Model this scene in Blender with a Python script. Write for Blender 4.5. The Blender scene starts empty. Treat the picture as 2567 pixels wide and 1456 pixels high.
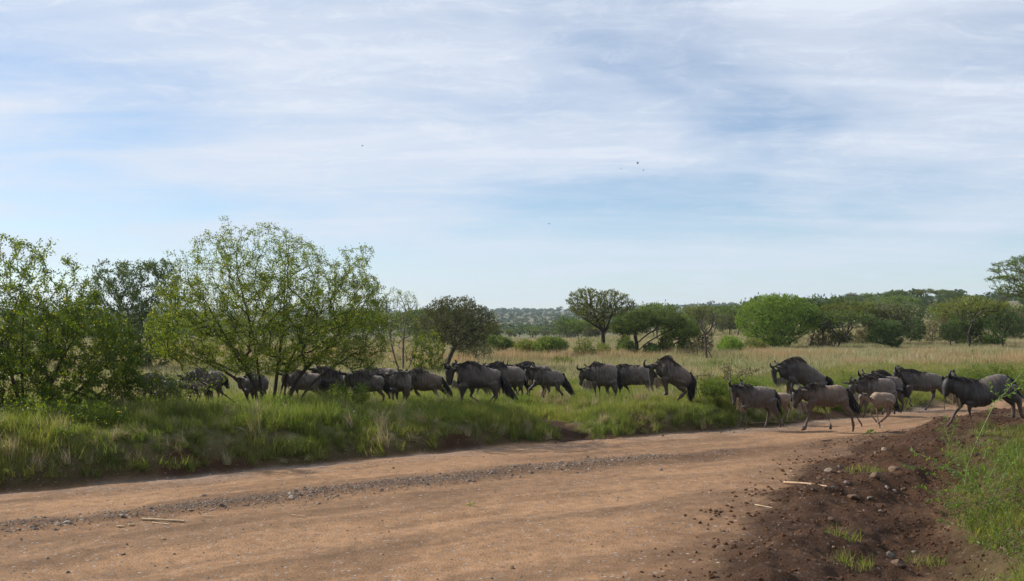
import bpy, math, random
import numpy as np
from mathutils import Vector, Matrix

S = bpy.context.scene
COL = S.collection
rad = math.radians

# ------------------------------------------------------------------ camera
EYE = 2.5                      # metres above the road, seen from a safari vehicle
cam_d = bpy.data.cameras.new('camera')
cam_d.lens = 35.0
cam_d.sensor_width = 36.0
cam_d.shift_y = 82.0 / 2566.0
cam_d.clip_start = 0.1
cam_d.clip_end = 20000.0
cam = bpy.data.objects.new('camera', cam_d)
COL.objects.link(cam)
cam.location = (0, 0, EYE)
cam.rotation_euler = (rad(90), 0, 0)
S.camera = cam

# ------------------------------------------------------------------ sky and sun
SUN_AZ = math.atan2(-0.946, 0.325)      # from +Y towards -X: sun ahead on the left
SUN_EL = rad(33)
world = bpy.data.worlds.new('World')
S.world = world
world.use_nodes = True
wn = world.node_tree.nodes
wl = world.node_tree.links
wn.clear()
w_out = wn.new('ShaderNodeOutputWorld')
w_bg = wn.new('ShaderNodeBackground')
w_bg.inputs['Strength'].default_value = 0.108
sky = wn.new('ShaderNodeTexSky')
sky.sky_type = 'NISHITA'
sky.sun_disc = False
sky.sun_elevation = SUN_EL
sky.sun_rotation = SUN_AZ
sky.air_density = 1.0
sky.dust_density = 0.5
sky.ozone_density = 2.5
sky.altitude = 1200.0

def wnode(t, **kw):
    n = wn.new(t)
    for k, v in kw.items():
        setattr(n, k, v)
    return n

tc = wnode('ShaderNodeTexCoord')
sep = wnode('ShaderNodeSeparateXYZ')
wl.new(tc.outputs['Generated'], sep.inputs[0])
zc = wnode('ShaderNodeMath', operation='MAXIMUM'); wl.new(sep.outputs['Z'], zc.inputs[0]); zc.inputs[1].default_value = 0.0
za = wnode('ShaderNodeMath', operation='ADD'); wl.new(zc.outputs[0], za.inputs[0]); za.inputs[1].default_value = 0.10
dx = wnode('ShaderNodeMath', operation='DIVIDE'); wl.new(sep.outputs['X'], dx.inputs[0]); wl.new(za.outputs[0], dx.inputs[1])
dy = wnode('ShaderNodeMath', operation='DIVIDE'); wl.new(sep.outputs['Y'], dy.inputs[0]); wl.new(za.outputs[0], dy.inputs[1])
comb = wnode('ShaderNodeCombineXYZ')
wl.new(dx.outputs[0], comb.inputs[0]); wl.new(dy.outputs[0], comb.inputs[1])

def cloud_layer(scale, rot, loc, nscale, detail, distort, lo, hi, rough=0.55):
    mp = wnode('ShaderNodeMapping')
    wl.new(comb.outputs[0], mp.inputs['Vector'])
    mp.inputs['Scale'].default_value = scale
    mp.inputs['Rotation'].default_value = (0, 0, rot)
    mp.inputs['Location'].default_value = loc
    nz = wnode('ShaderNodeTexNoise')
    wl.new(mp.outputs[0], nz.inputs['Vector'])
    nz.inputs['Scale'].default_value = nscale
    nz.inputs['Detail'].default_value = detail
    nz.inputs['Roughness'].default_value = rough
    nz.inputs['Distortion'].default_value = distort
    mr = wnode('ShaderNodeMapRange', interpolation_type='SMOOTHSTEP')
    wl.new(nz.outputs['Fac'], mr.inputs['Value'])
    mr.inputs['From Min'].default_value = lo
    mr.inputs['From Max'].default_value = hi
    return mr.outputs[0]

CL_A = cloud_layer((1.0, 1.0, 1), rad(-12), (1.7, 0.4, 0), 0.75, 9, 0.35, 0.27, 0.62, 0.5)
CL_B = cloud_layer((0.45, 1.9, 1), rad(-20), (4.2, 2.1, 0), 1.1, 12, 0.8, 0.35, 0.75, 0.62)
mxa = wnode('ShaderNodeMath', operation='MULTIPLY'); wl.new(CL_A, mxa.inputs[0]); mxa.inputs[1].default_value = 0.70
mxb = wnode('ShaderNodeMath', operation='MULTIPLY'); wl.new(CL_B, mxb.inputs[0]); mxb.inputs[1].default_value = 0.36
CL_C = cloud_layer((1.0, 1.5, 1), rad(8), (7.3, 3.3, 0), 3.4, 14, 1.6, 0.44, 0.74, 0.74)
mxc = wnode('ShaderNodeMath', operation='MULTIPLY'); wl.new(CL_C, mxc.inputs[0]); mxc.inputs[1].default_value = 0.26
mxab = wnode('ShaderNodeMath', operation='ADD'); wl.new(mxa.outputs[0], mxab.inputs[0]); wl.new(mxc.outputs[0], mxab.inputs[1])
msum = wnode('ShaderNodeMath', operation='ADD', use_clamp=True); wl.new(mxab.outputs[0], msum.inputs[0]); wl.new(mxb.outputs[0], msum.inputs[1])
# thin cloud is fainter low over the horizon
hz = wnode('ShaderNodeMapRange', interpolation_type='SMOOTHSTEP'); wl.new(sep.outputs['Z'], hz.inputs['Value'])
hz.inputs['From Min'].default_value = 0.0; hz.inputs['From Max'].default_value = 0.17
hz.inputs['To Min'].default_value = 0.58; hz.inputs['To Max'].default_value = 1.0
mfac = wnode('ShaderNodeMath', operation='MULTIPLY'); wl.new(msum.outputs[0], mfac.inputs[0]); wl.new(hz.outputs[0], mfac.inputs[1])
# small puffs of cumulus just above the skyline
pf_map = wnode('ShaderNodeMapping'); wl.new(tc.outputs['Generated'], pf_map.inputs['Vector'])
pf_map.inputs['Scale'].default_value = (1, 1, 3.4)
pf = wnode('ShaderNodeTexNoise'); wl.new(pf_map.outputs[0], pf.inputs['Vector'])
pf.inputs['Scale'].default_value = 13.0; pf.inputs['Detail'].default_value = 6
pfr = wnode('ShaderNodeMapRange', interpolation_type='SMOOTHSTEP'); wl.new(pf.outputs['Fac'], pfr.inputs['Value'])
pfr.inputs['From Min'].default_value = 0.60; pfr.inputs['From Max'].default_value = 0.76
band = wnode('ShaderNodeMapRange', interpolation_type='SMOOTHSTEP'); wl.new(sep.outputs['Z'], band.inputs['Value'])
band.inputs['From Min'].default_value = 0.09; band.inputs['From Max'].default_value = 0.03
pfm = wnode('ShaderNodeMath', operation='MULTIPLY'); wl.new(pfr.outputs[0], pfm.inputs[0]); wl.new(band.outputs[0], pfm.inputs[1])
pfm2 = wnode('ShaderNodeMath', operation='MULTIPLY'); wl.new(pfm.outputs[0], pfm2.inputs[0]); pfm2.inputs[1].default_value = 0.35
call = wnode('ShaderNodeMath', operation='ADD', use_clamp=True); wl.new(mfac.outputs[0], call.inputs[0]); wl.new(pfm2.outputs[0], call.inputs[1])
cmix = wnode('ShaderNodeMix', data_type='RGBA')
wl.new(call.outputs[0], cmix.inputs['Factor'])
wl.new(sky.outputs[0], cmix.inputs['A'])
cmix.inputs['B'].default_value = (5.7, 6.15, 6.95, 1)
wl.new(cmix.outputs['Result'], w_bg.inputs['Color'])
wl.new(w_bg.outputs[0], w_out.inputs['Surface'])

sun_d = bpy.data.lights.new('sun', 'SUN')
sun_d.energy = 5.0
sun_d.angle = rad(0.5)
sun_d.color = (1.0, 0.93, 0.83)
sun = bpy.data.objects.new('sun', sun_d)
COL.objects.link(sun)
sun.location = (-30, 20, 40)
to_sun = Vector((math.sin(SUN_AZ) * math.cos(SUN_EL), math.cos(SUN_AZ) * math.cos(SUN_EL), math.sin(SUN_EL)))
sun.rotation_euler = to_sun.to_track_quat('Z', 'Y').to_euler()

S.view_settings.view_transform = 'Standard'
S.view_settings.look = 'None'
S.view_settings.gamma = 1.0
S.view_settings.use_curve_mapping = False
S.view_settings.exposure = 0.32
S.render.engine = 'CYCLES'
S.cycles.max_bounces = 6
S.cycles.diffuse_bounces = 3
S.cycles.glossy_bounces = 2
S.cycles.transmission_bounces = 4
S.cycles.transparent_max_bounces = 8
S.cycles.volume_bounces = 0
S.cycles.use_denoising = True

# ------------------------------------------------------------------ small helpers
F = 2566.0 * 35.0 / 36.0          # focal length in the pixels used for measuring

def wx(px, y):
    return (px - 1283.0) / F * y

def wz(py, y):
    return EYE - (py - 810.0) / F * y

def smooth(a, b, x):
    t = np.clip((np.asarray(x, float) - a) / (b - a), 0, 1)
    return t * t * (3 - 2 * t)

_rng0 = np.random.default_rng(5)
_perm = _rng0.permutation(512)
_grad = _rng0.random(512)

def vnoise(x, y, seed=0):
    x = np.asarray(x, float); y = np.asarray(y, float)
    xi = np.floor(x).astype(int); yi = np.floor(y).astype(int)
    fx = x - xi; fy = y - yi
    fx = fx * fx * (3 - 2 * fx); fy = fy * fy * (3 - 2 * fy)
    def g(a, b):
        return _grad[(_perm[(a + seed * 37) & 511] + b * 7 + _perm[(b + seed * 11) & 511]) & 511]
    return (g(xi, yi) * (1 - fx) + g(xi + 1, yi) * fx) * (1 - fy) + (g(xi, yi + 1) * (1 - fx) + g(xi + 1, yi + 1) * fx) * fy

def fbm(x, y, oct=4, seed=0):
    t = 0; a = 0.5; s = 0
    for i in range(oct):
        t = t + a * vnoise(x * 2 ** i + 13.7 * i, y * 2 ** i + 7.1 * i, seed + i)
        s += a; a *= 0.5
    return t / s                    # 0..1

def mesh_np(name, verts, faces, mat=None, smooth_shade=True, col=None):
    """verts (n,3); faces: list of index arrays of shape (m,3) or (m,4)"""
    me = bpy.data.meshes.new(name)
    verts = np.asarray(verts, np.float32)
    if not isinstance(faces, (list, tuple)):
        faces = [faces]
    faces = [np.asarray(f, np.int32) for f in faces if len(f)]
    loops = np.concatenate([f.ravel() for f in faces]) if faces else np.zeros(0, np.int32)
    sizes = np.concatenate([np.full(len(f), f.shape[1], np.int32) for f in faces]) if faces else np.zeros(0, np.int32)
    starts = np.concatenate([[0], np.cumsum(sizes)[:-1]]).astype(np.int32) if len(sizes) else sizes
    me.vertices.add(len(verts)); me.vertices.foreach_set('co', verts.ravel())
    me.loops.add(len(loops)); me.loops.foreach_set('vertex_index', loops)
    me.polygons.add(len(sizes)); me.polygons.foreach_set('loop_start', starts)
    me.polygons.foreach_set('loop_total', sizes)
    me.polygons.foreach_set('use_smooth', np.full(len(sizes), smooth_shade))
    if col is not None:
        a = me.color_attributes.new('col', 'FLOAT_COLOR', 'POINT')
        c = np.ones((len(verts), 4), np.float32); c[:, :col.shape[1]] = col
        a.data.foreach_set('color', c.ravel())
    me.update(calc_edges=True)
    me.validate()
    if mat is not None:
        me.materials.append(mat)
    return me

def link(name, data, parent=None, loc=None, rot=None, scale=None, **props):
    o = bpy.data.objects.new(name, data)
    COL.objects.link(o)
    if parent is not None:
        o.parent = parent
    if loc is not None: o.location = loc
    if rot is not None: o.rotation_euler = rot
    if scale is not None: o.scale = (scale,) * 3 if isinstance(scale, (int, float)) else scale
    for k, v in props.items():
        o[k] = v
    return o

def thing(name, label, cat, loc=(0, 0, 0), rotz=0.0, group=None, scale=None):
    o = link(name, None, None, loc, (0, 0, rotz), scale, label=label, category=cat)
    o.empty_display_size = 0.3
    if group: o['group'] = group
    return o

def dup(root, loc=None, rotz=None, scale=None, label=None, group=None):
    r = root.copy(); COL.objects.link(r)
    if loc is not None: r.location = loc
    if rotz is not None: r.rotation_euler = (0, 0, rotz)
    if scale is not None: r.scale = (scale,) * 3 if isinstance(scale, (int, float)) else scale
    if label: r['label'] = label
    if group: r['group'] = group
    for ch in list(root.children):
        c = ch.copy(); COL.objects.link(c); c.parent = r
        for g in ch.children:
            d = g.copy(); COL.objects.link(d); d.parent = c
    return r

def mat_base(name, rough=0.8, spec=0.3):
    m = bpy.data.materials.new(name); m.use_nodes = True
    nt = m.node_tree
    b = nt.nodes['Principled BSDF']
    b.inputs['Roughness'].default_value = rough
    b.inputs['Specular IOR Level'].default_value = spec
    return m, nt, b

def nn(nt, t, **kw):
    n = nt.nodes.new(t)
    for k, v in kw.items():
        setattr(n, k, v)
    return n

def mat_attr(name, rough=0.8, spec=0.3, nscale=8.0, namt=0.5, bump=0.0, bscale=40.0, transl=0.0, tcol=(1.0, 1.15, 0.45), world_noise=None, obj_rand=0.0):
    """colour attribute 'col' times noise; optional light passing through leaves"""
    m, nt, b = mat_base(name, rough, spec)
    L = nt.links
    at = nn(nt, 'ShaderNodeAttribute', attribute_name='col')
    cur = at.outputs['Color']
    t = nn(nt, 'ShaderNodeTexCoord')
    nz = nn(nt, 'ShaderNodeTexNoise'); nz.inputs['Scale'].default_value = nscale; nz.inputs['Detail'].default_value = 4
    L.new(t.outputs['Object'], nz.inputs['Vector'])
    mr = nn(nt, 'ShaderNodeMapRange'); L.new(nz.outputs['Fac'], mr.inputs['Value'])
    mr.inputs['From Min'].default_value = 0.25; mr.inputs['From Max'].default_value = 0.75
    mr.inputs['To Min'].default_value = 1 - namt; mr.inputs['To Max'].default_value = 1 + namt
    vm = nn(nt, 'ShaderNodeVectorMath', operation='SCALE'); L.new(cur, vm.inputs[0]); L.new(mr.outputs[0], vm.inputs['Scale'])
    cur = vm.outputs[0]
    if world_noise:
        g = nn(nt, 'ShaderNodeNewGeometry')
        n2 = nn(nt, 'ShaderNodeTexNoise'); n2.inputs['Scale'].default_value = world_noise[0]; n2.inputs['Detail'].default_value = 5
        L.new(g.outputs['Position'], n2.inputs['Vector'])
        cr = nn(nt, 'ShaderNodeMapRange'); L.new(n2.outputs['Fac'], cr.inputs['Value'])
        cr.inputs['From Min'].default_value = 0.35; cr.inputs['From Max'].default_value = 0.65
        mx = nn(nt, 'ShaderNodeMix', data_type='RGBA', blend_type='MULTIPLY')
        mx.inputs['Factor'].default_value = 1.0
        mc = nn(nt, 'ShaderNodeMix', data_type='RGBA')
        L.new(cr.outputs[0], mc.inputs['Factor']); mc.inputs['A'].default_value = (*world_noise[1], 1); mc.inputs['B'].default_value = (*world_noise[2], 1)
        L.new(cur, mx.inputs['A']); L.new(mc.outputs['Result'], mx.inputs['B'])
        cur = mx.outputs['Result']
    if obj_rand:
        oi = nn(nt, 'ShaderNodeObjectInfo')
        mo = nn(nt, 'ShaderNodeMapRange'); L.new(oi.outputs['Random'], mo.inputs['Value'])
        mo.inputs['To Min'].default_value = 1 - obj_rand; mo.inputs['To Max'].default_value = 1 + obj_rand
        vo = nn(nt, 'ShaderNodeVectorMath', operation='SCALE'); L.new(cur, vo.inputs[0]); L.new(mo.outputs[0], vo.inputs['Scale'])
        cur = vo.outputs[0]
    L.new(cur, b.inputs['Base Color'])
    if bump:
        nb = nn(nt, 'ShaderNodeTexNoise'); nb.inputs['Scale'].default_value = bscale; nb.inputs['Detail'].default_value = 5
        L.new(t.outputs['Object'], nb.inputs['Vector'])
        bp = nn(nt, 'ShaderNodeBump'); bp.inputs['Strength'].default_value = bump; bp.inputs['Distance'].default_value = 0.02
        L.new(nb.outputs['Fac'], bp.inputs['Height']); L.new(bp.outputs[0], b.inputs['Normal'])
    if transl:
        tr = nn(nt, 'ShaderNodeBsdfTranslucent')
        tm = nn(nt, 'ShaderNodeMix', data_type='RGBA', blend_type='MULTIPLY'); tm.inputs['Factor'].default_value = 1
        L.new(cur, tm.inputs['A']); tm.inputs['B'].default_value = (*tcol, 1)
        L.new(tm.outputs['Result'], tr.inputs['Color'])
        ms = nn(nt, 'ShaderNodeMixShader'); ms.inputs[0].default_value = transl
        out = nt.nodes['Material Output']
        L.new(b.outputs[0], ms.inputs[1]); L.new(tr.outputs[0], ms.inputs[2]); L.new(ms.outputs[0], out.inputs['Surface'])
    return m
# ------------------------------------------------------------------ lie of the land
EX = [-40, -7.7, -4.68, 0, 3.83, 6.0, 9.4, 13.4, 18.0, 60]
EY = [-10.5, 14.9, 17.1, 20.8, 22.9, 24.2, 27.0, 30.6, 35.0, 68.0]
NY = [-20, 4, 8, 9.65, 12.7, 16.9, 20.8, 24, 40, 90]
NX = [-14, -0.6, 1.0, 1.8, 2.9, 4.9, 7.2, 10.5, 28, 78]

def edge_far(x):
    return np.interp(x, EX, EY)

def e_of(x, y):                       # distance beyond the far road edge, metres
    return (y - edge_far(x)) * 0.81 + (fbm(x * 0.9, y * 0.9, 3, 3) - 0.5) * 0.5

def q_of(x, y):                       # distance right of the near road edge
    return x - np.interp(y, NY, NX) + (fbm(x * 1.1, y * 1.1, 3, 9) - 0.5) * 0.6

BX = [-30, -9, -5, -2.2, -0.5, 0.6, 1.5, 2.6, 4.5, 7.0, 9.5, 14, 30]
BZ = [0.8, 0.80, 0.66, 0.52, 0.46, 0.28, 0.20, 0.34, 0.42, 0.30, 0.18, 0.15, 0.2]

def trail(x, y):                      # bare path worn down through the bank
    c = 1.15 + (22.0 - y) * -0.32
    w = 0.55 + 0.25 * (fbm(x * 1.7, y * 1.7, 2, 21) - 0.5)
    return smooth(w * 1.5, w * 0.6, np.abs(x - (0.95 + (23.4 - y) * 0.42))) * smooth(20.5, 21.2, y) * smooth(25.2, 24.3, y)

def h(x, y, fine=True):
    x = np.asarray(x, float); y = np.asarray(y, float)
    e = e_of(x, y); q = q_of(x, y)
    near = smooth(70, 35, y)
    # field and far country
    field = 0.2 + 0.16 * (fbm(x * 0.12, y * 0.12, 3, 1) - 0.5)
    berm = np.interp(x, BX, BZ)
    prof = smooth(-0.05, 1.05 + 0.25 * np.sin(x * 1.3), e)
    back = smooth(2.6, 6.5, e)
    bank = prof * (berm * (1 - back) + field * back)
    lump = (fbm(x * 0.8, y * 0.8, 4, 4) - 0.5) * 0.36 * smooth(0.1, 0.9, e) * smooth(9, 3, e)
    bank = bank + lump - 0.14 * trail(x, y)
    bank = bank * near + field * (1 - near)
    # road: worn ruts, low windrow of gravel, slight crown
    road = 0.025 * (fbm(x * 0.5, y * 0.5, 3, 6) - 0.5) + 0.012 * np.sin(e * 2.4 + 0.6 * fbm(x * .3, y * .3, 2, 8)) * smooth(0, -1, e)
    for ec_, wd_ in ((-1.35, .22), (-2.35, .2), (-4.7, .25), (-6.1, .25), (-8.3, .25)):
        road = road - 0.018 * np.exp(-((e - ec_ - .5 * (fbm(x * .12, y * .12, 2, 19) - .5)) / wd_) ** 2)
    road = road + 0.012 * (fbm(e * 5.0, (x * .81 + y * .57) * .35, 3, 23) - .5)
    road = road + 0.055 * np.exp(-((e + 3.25) / 0.42) ** 2) * (0.6 + 0.8 * fbm(x * 2, y * 2, 2, 15))
    z = np.where(e > -0.05, bank, road)
    z = np.where(e < 0, road * smooth(0.0, -0.25, e) - 0.05 * smooth(-0.6, -0.1, e), z - 0.05 * smooth(0.5, 0, e))
    # right-hand side: spoil, ditch, near bank, mound
    qq = np.clip(q, 0, 60)
    ditch = 0.07 * np.exp(-((qq - 0.7) / 0.45) ** 2) - 0.30 * np.exp(-((qq - 2.2) / 0.75) ** 2) + 0.75 * smooth(2.3, 4.8, qq)
    mound = 0.56 * smooth(0.2, 2.3, qq) * smooth(26.5, 22.3, y)
    k = smooth(14.5, 19.0, y)
    rs = ditch * (1 - k) + mound * k
    rough = (fbm(x * 2.6, y * 2.6, 5, 12) - 0.5) * 0.24 * smooth(0.0, 0.8, q) * smooth(60, 30, y)
    z = z + np.where((q > 0) & (e < 0.5), (rs + rough) * smooth(0.5, -0.5, e), 0)
    # far terrain
    hr = 12.5 * smooth(80, 480, y) * smooth(0.10, 0.42, x / np.maximum(y, 60)) * smooth(2500, 800, y)
    mid = -3.0 * smooth(110, 260, y) * smooth(1500, 700, y) * smooth(0.2, 0.02, x / np.maximum(y, 60))
    far = smooth(700, 2700, y) * (30 + 32 * smooth(0.02, 0.40, x / np.maximum(y, 60)) + 14 * (fbm(x * 0.0016, y * 0.0011, 4, 31) - 0.5))
    und = 1.1 * (fbm(x * 0.012, y * 0.012, 3, 33) - 0.5) * smooth(60, 200, y)
    z = z + hr + mid + far + und
    if fine:
        inroad = smooth(0.1, -0.3, e) * smooth(0.1, -0.3, q)
        z = z + near * ((fbm(x * 7, y * 7, 3, 41) - 0.5) * 0.026 * (1 - 0.25 * inroad) + (fbm(x * 2.2, y * 2.2, 2, 44) - .5) * 0.02 * inroad)
    return z

def ground_at(px, py, lo=5.0, hi=3000.0):
    """where the line of sight through a measured point meets the land"""
    ys = np.geomspace(lo, hi, 5000)
    zs = wz(py, ys)
    g = h(wx(px, ys), ys)
    idx = np.nonzero(zs <= g)[0]
    y = ys[idx[0]] if len(idx) else hi
    return float(wx(px, y)), float(y), float(h(wx(px, y), y))

def put(px, y):
    x = wx(px, y)
    return (float(x), float(y), float(h(x, y)))

def build_land():
    ys = np.concatenate([np.arange(1.0, 7.5, 0.25), np.arange(7.5, 27.0, 0.06), 27.0 * (5200 / 27.0) ** np.linspace(0, 1, 150)])
    us = np.concatenate([np.linspace(-1.5, -0.57, 26)[:-1], np.linspace(-0.57, 0.57, 440), np.linspace(0.57, 1.5, 26)[1:]])
    Y, U = np.meshgrid(ys, us, indexing='ij')
    X = U * (Y + 1.5)
    Z = h(X, Y)
    n, m = Y.shape
    e = e_of(X, Y); q = q_of(X, Y)
    road_w = smooth(0.15, -0.1, e) * smooth(0.35, -0.15, q)
    road_w = np.where(Y > 95, 0, road_w)
    # colours of the stuff itself
    n1 = fbm(X * 1.3, Y * 1.3, 4, 51)[..., None]; n2 = fbm(X * 0.25, Y * 0.25, 3, 52)[..., None]; n3 = fbm(X * 9, Y * 9, 2, 53)[..., None]
    def c(r, g, b): return np.array([r, g, b])
    sand = c(.244, .138, .068) * (0.82 + 0.35 * n1) * (0.9 + 0.2 * n3)
    al = X * .81 + Y * .57
    lanes = fbm(e * 1.6 + 9, al * .16, 4, 58)[..., None]
    sand = sand * (1.14 - .30 * smooth(.40, .64, lanes)) * (1 - 0.12 * smooth(.5, .7, n2)) + c(.01, .012, .014)
    grav = c(.24, .19, .155) * (0.8 + 0.4 * n3)
    soil = c(.060, .031, .0165) * (0.7 + 0.6 * n1) * (0.8 + 0.4 * n3)
    green = c(.125, .125, .050) * (0.7 + 0.6 * n1)
    dry = c(.27, .23, .125) * (0.75 + 0.5 * n2)
    col = np.zeros(X.shape + (3,))
    edge_grav = (smooth(-1.4, -0.15, e) * smooth(.3, .55, fbm(X * .8, Y * 2, 3, 55)))[..., None] * 0.65
    wind = (np.exp(-((e + 3.25) / 0.55) ** 2))[..., None] * 0.55
    patch = smooth(.50, .62, fbm(e * 2.2 + 4, al * .45, 5, 63))[..., None]
    sand = sand * (1 - .30 * patch * (.4 + .6 * n3))
    for ec_ in (-1.35, -2.35, -4.7, -6.1, -8.3):
        rt = np.exp(-((e - ec_ - .5 * (fbm(X * .12, Y * .12, 2, 19) - .5)) / .3) ** 2)[..., None]
        sand = sand * (1 + .10 * rt)
    rc = sand * (1 - edge_grav) + grav * edge_grav
    rc = rc * (1 - wind) + soil * 1.35 * wind
    dampr = (smooth(-1.7, 0.0, q) * (0.35 + 0.65 * smooth(.35, .6, n1[..., 0])))[..., None] * 0.6
    rc = rc * (1 - dampr) + soil * 1.25 * dampr
    fieldmix = (smooth(4.5, 9, e) * (0.55 + 0.45 * smooth(.35, .6, n2[..., 0])))[..., None]
    gc = green * (1 - fieldmix) + dry * fieldmix
    bare = (smooth(.9, 0.1, e) * 0.8 + trail(X, Y) + 0.5 * smooth(.58, .68, fbm(X * .9, Y * .9, 3, 57)) * smooth(4, 1, e))
    bare = np.clip(bare, 0, 1)[..., None]
    gc = gc * (1 - bare) + soil * bare
    far = smooth(90, 300, Y)[..., None]
    fn = fbm(X * 0.02, Y * 0.012, 4, 60)[..., None]
    farc = c(.17, .155, .080) * (0.6 + 0.8 * fn)
    farg = c(.06, .072, .036)
    ff = smooth(.38, .56, fn) * (1 - .0 * fn)
    farc = farc * (1 - ff * .5) + farg * ff * .5
    gc = gc * (1 - far) + farc * far
    rsoil = (smooth(-0.2, 0.3, q) * smooth(0.5, -0.2, e) * smooth(80, 50, Y))[..., None]
    gg = smooth(.35, .55, fbm(X * .6, Y * .6, 3, 61))[..., None] * smooth(2.2, 3, q)[..., None]
    paler = smooth(.42, .6, n1) * np.exp(-((q - 2.2) / .4) ** 2)[..., None] * smooth(16, 12, Y)[..., None] * 0.5
    rc2 = soil * (1 - paler) + sand * .85 * paler
    rc2 = rc2 * (1 - gg * .25) + green * gg * .25
    gc = gc * (1 - rsoil) + rc2 * rsoil
    w = road_w[..., None]
    col = gc * (1 - w) + rc * w
    V = np.stack([X, Y, Z], -1).reshape(-1, 3)
    C = col.reshape(-1, 3)
    idx = np.arange(n * m).reshape(n, m)
    quads = np.stack([idx[:-1, :-1], idx[:-1, 1:], idx[1:, 1:], idx[1:, :-1]], -1).reshape(-1, 4)
    isroad = (road_w > 0.5)[:-1, :-1].reshape(-1)
    def sub(mask, name, mat):
        f = quads[mask]
        u, inv = np.unique(f, return_inverse=True)
        me = mesh_np(name, V[u], inv.reshape(-1, 4), mat, True, C[u])
        link(name, me, kind='structure')
    sub(isroad, 'road', land_mat('dirt_road', 0.012, .8))
    sub(~isroad, 'ground', land_mat('earth', 0.022, .25))

def land_mat(name, dist, speck=.0):
    m, nt, b = mat_base(name, 0.92, 0.15)
    L = nt.links
    at = nn(nt, 'ShaderNodeAttribute', attribute_name='col')
    g = nn(nt, 'ShaderNodeNewGeometry')
    n1 = nn(nt, 'ShaderNodeTexNoise'); n1.inputs['Scale'].default_value = 55; n1.inputs['Detail'].default_value = 4; n1.inputs['Roughness'].default_value = .65
    n2 = nn(nt, 'ShaderNodeTexNoise'); n2.inputs['Scale'].default_value = 6; n2.inputs['Detail'].default_value = 6
    vo = nn(nt, 'ShaderNodeTexVoronoi'); vo.inputs['Scale'].default_value = 28
    for q_ in (n1, n2, vo): L.new(g.outputs['Position'], q_.inputs['Vector'])
    m1 = nn(nt, 'ShaderNodeMapRange'); L.new(n1.outputs['Fac'], m1.inputs['Value']); m1.inputs['From Min'].default_value = .3; m1.inputs['From Max'].default_value = .7; m1.inputs['To Min'].default_value = .58; m1.inputs['To Max'].default_value = 1.42
    m2 = nn(nt, 'ShaderNodeMapRange'); L.new(n2.outputs['Fac'], m2.inputs['Value']); m2.inputs['From Min'].default_value = .3; m2.inputs['From Max'].default_value = .7; m2.inputs['To Min'].default_value = .82; m2.inputs['To Max'].default_value = 1.18
    mm = nn(nt, 'ShaderNodeMath', operation='MULTIPLY'); L.new(m1.outputs[0], mm.inputs[0]); L.new(m2.outputs[0], mm.inputs[1])
    vm = nn(nt, 'ShaderNodeVectorMath', operation='SCALE'); L.new(at.outputs['Color'], vm.inputs[0]); L.new(mm.outputs[0], vm.inputs['Scale'])
    # pebbles pressed into the surface: small pale or dark spots
    v2 = nn(nt, 'ShaderNodeTexVoronoi'); v2.inputs['Scale'].default_value = 13; L.new(g.outputs['Position'], v2.inputs['Vector'])
    lt = nn(nt, 'ShaderNodeMath', operation='LESS_THAN'); L.new(v2.outputs['Distance'], lt.inputs[0]); lt.inputs[1].default_value = .27
    sx = nn(nt, 'ShaderNodeSeparateColor'); L.new(v2.outputs['Color'], sx.inputs[0])
    gt = nn(nt, 'ShaderNodeMath', operation='GREATER_THAN'); L.new(sx.outputs[0], gt.inputs[0]); gt.inputs[1].default_value = .50
    fm = nn(nt, 'ShaderNodeMath', operation='MULTIPLY'); L.new(lt.outputs[0], fm.inputs[0]); L.new(gt.outputs[0], fm.inputs[1])
    fs = nn(nt, 'ShaderNodeMath', operation='MULTIPLY'); L.new(fm.outputs[0], fs.inputs[0]); fs.inputs[1].default_value = speck
    pc = nn(nt, 'ShaderNodeMix', data_type='RGBA'); L.new(sx.outputs[1], pc.inputs['Factor']); pc.inputs['A'].default_value = (.07, .05, .04, 1); pc.inputs['B'].default_value = (.36, .33, .30, 1)
    px_ = nn(nt, 'ShaderNodeMix', data_type='RGBA'); L.new(fs.outputs[0], px_.inputs['Factor']); L.new(vm.outputs[0], px_.inputs['A']); L.new(pc.outputs['Result'], px_.inputs['B'])
    L.new(px_.outputs['Result'], b.inputs['Base Color'])
    ad = nn(nt, 'ShaderNodeMath', operation='MULTIPLY_ADD'); L.new(vo.outputs['Distance'], ad.inputs[0]); ad.inputs[1].default_value = -0.5; L.new(n1.outputs['Fac'], ad.inputs[2])
    bp = nn(nt, 'ShaderNodeBump'); bp.inputs['Strength'].default_value = .9; bp.inputs['Distance'].default_value = dist
    L.new(ad.outputs[0], bp.inputs['Height']); L.new(bp.outputs[0], b.inputs['Normal'])
    return m

build_land()
# ------------------------------------------------------------------ wildebeest
from mathutils import kdtree

def strips(P, W, side, cols=None):
    """P (n,k,3) centre lines, W (n,k) half widths, side (n,3) -> verts, quads, cols"""
    P = np.asarray(P, float); n, k, _ = P.shape
    s = np.asarray(side, float)[:, None, :] * np.asarray(W, float)[..., None]
    V = np.stack([P - s, P + s], 2).reshape(n * k * 2, 3)
    b = (np.arange(n) * k * 2)[:, None] + (np.arange(k - 1) * 2)[None]
    Q = np.stack([b, b + 1, b + 3, b + 2], -1).reshape(-1, 4)
    C = None
    if cols is not None:
        c = np.asarray(cols, float)
        if c.ndim == 2: c = np.repeat(c[:, None, :], k, 1)
        C = np.repeat(c[:, :, None, :], 2, 2).reshape(-1, c.shape[-1])
    return V, Q, C

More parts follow.
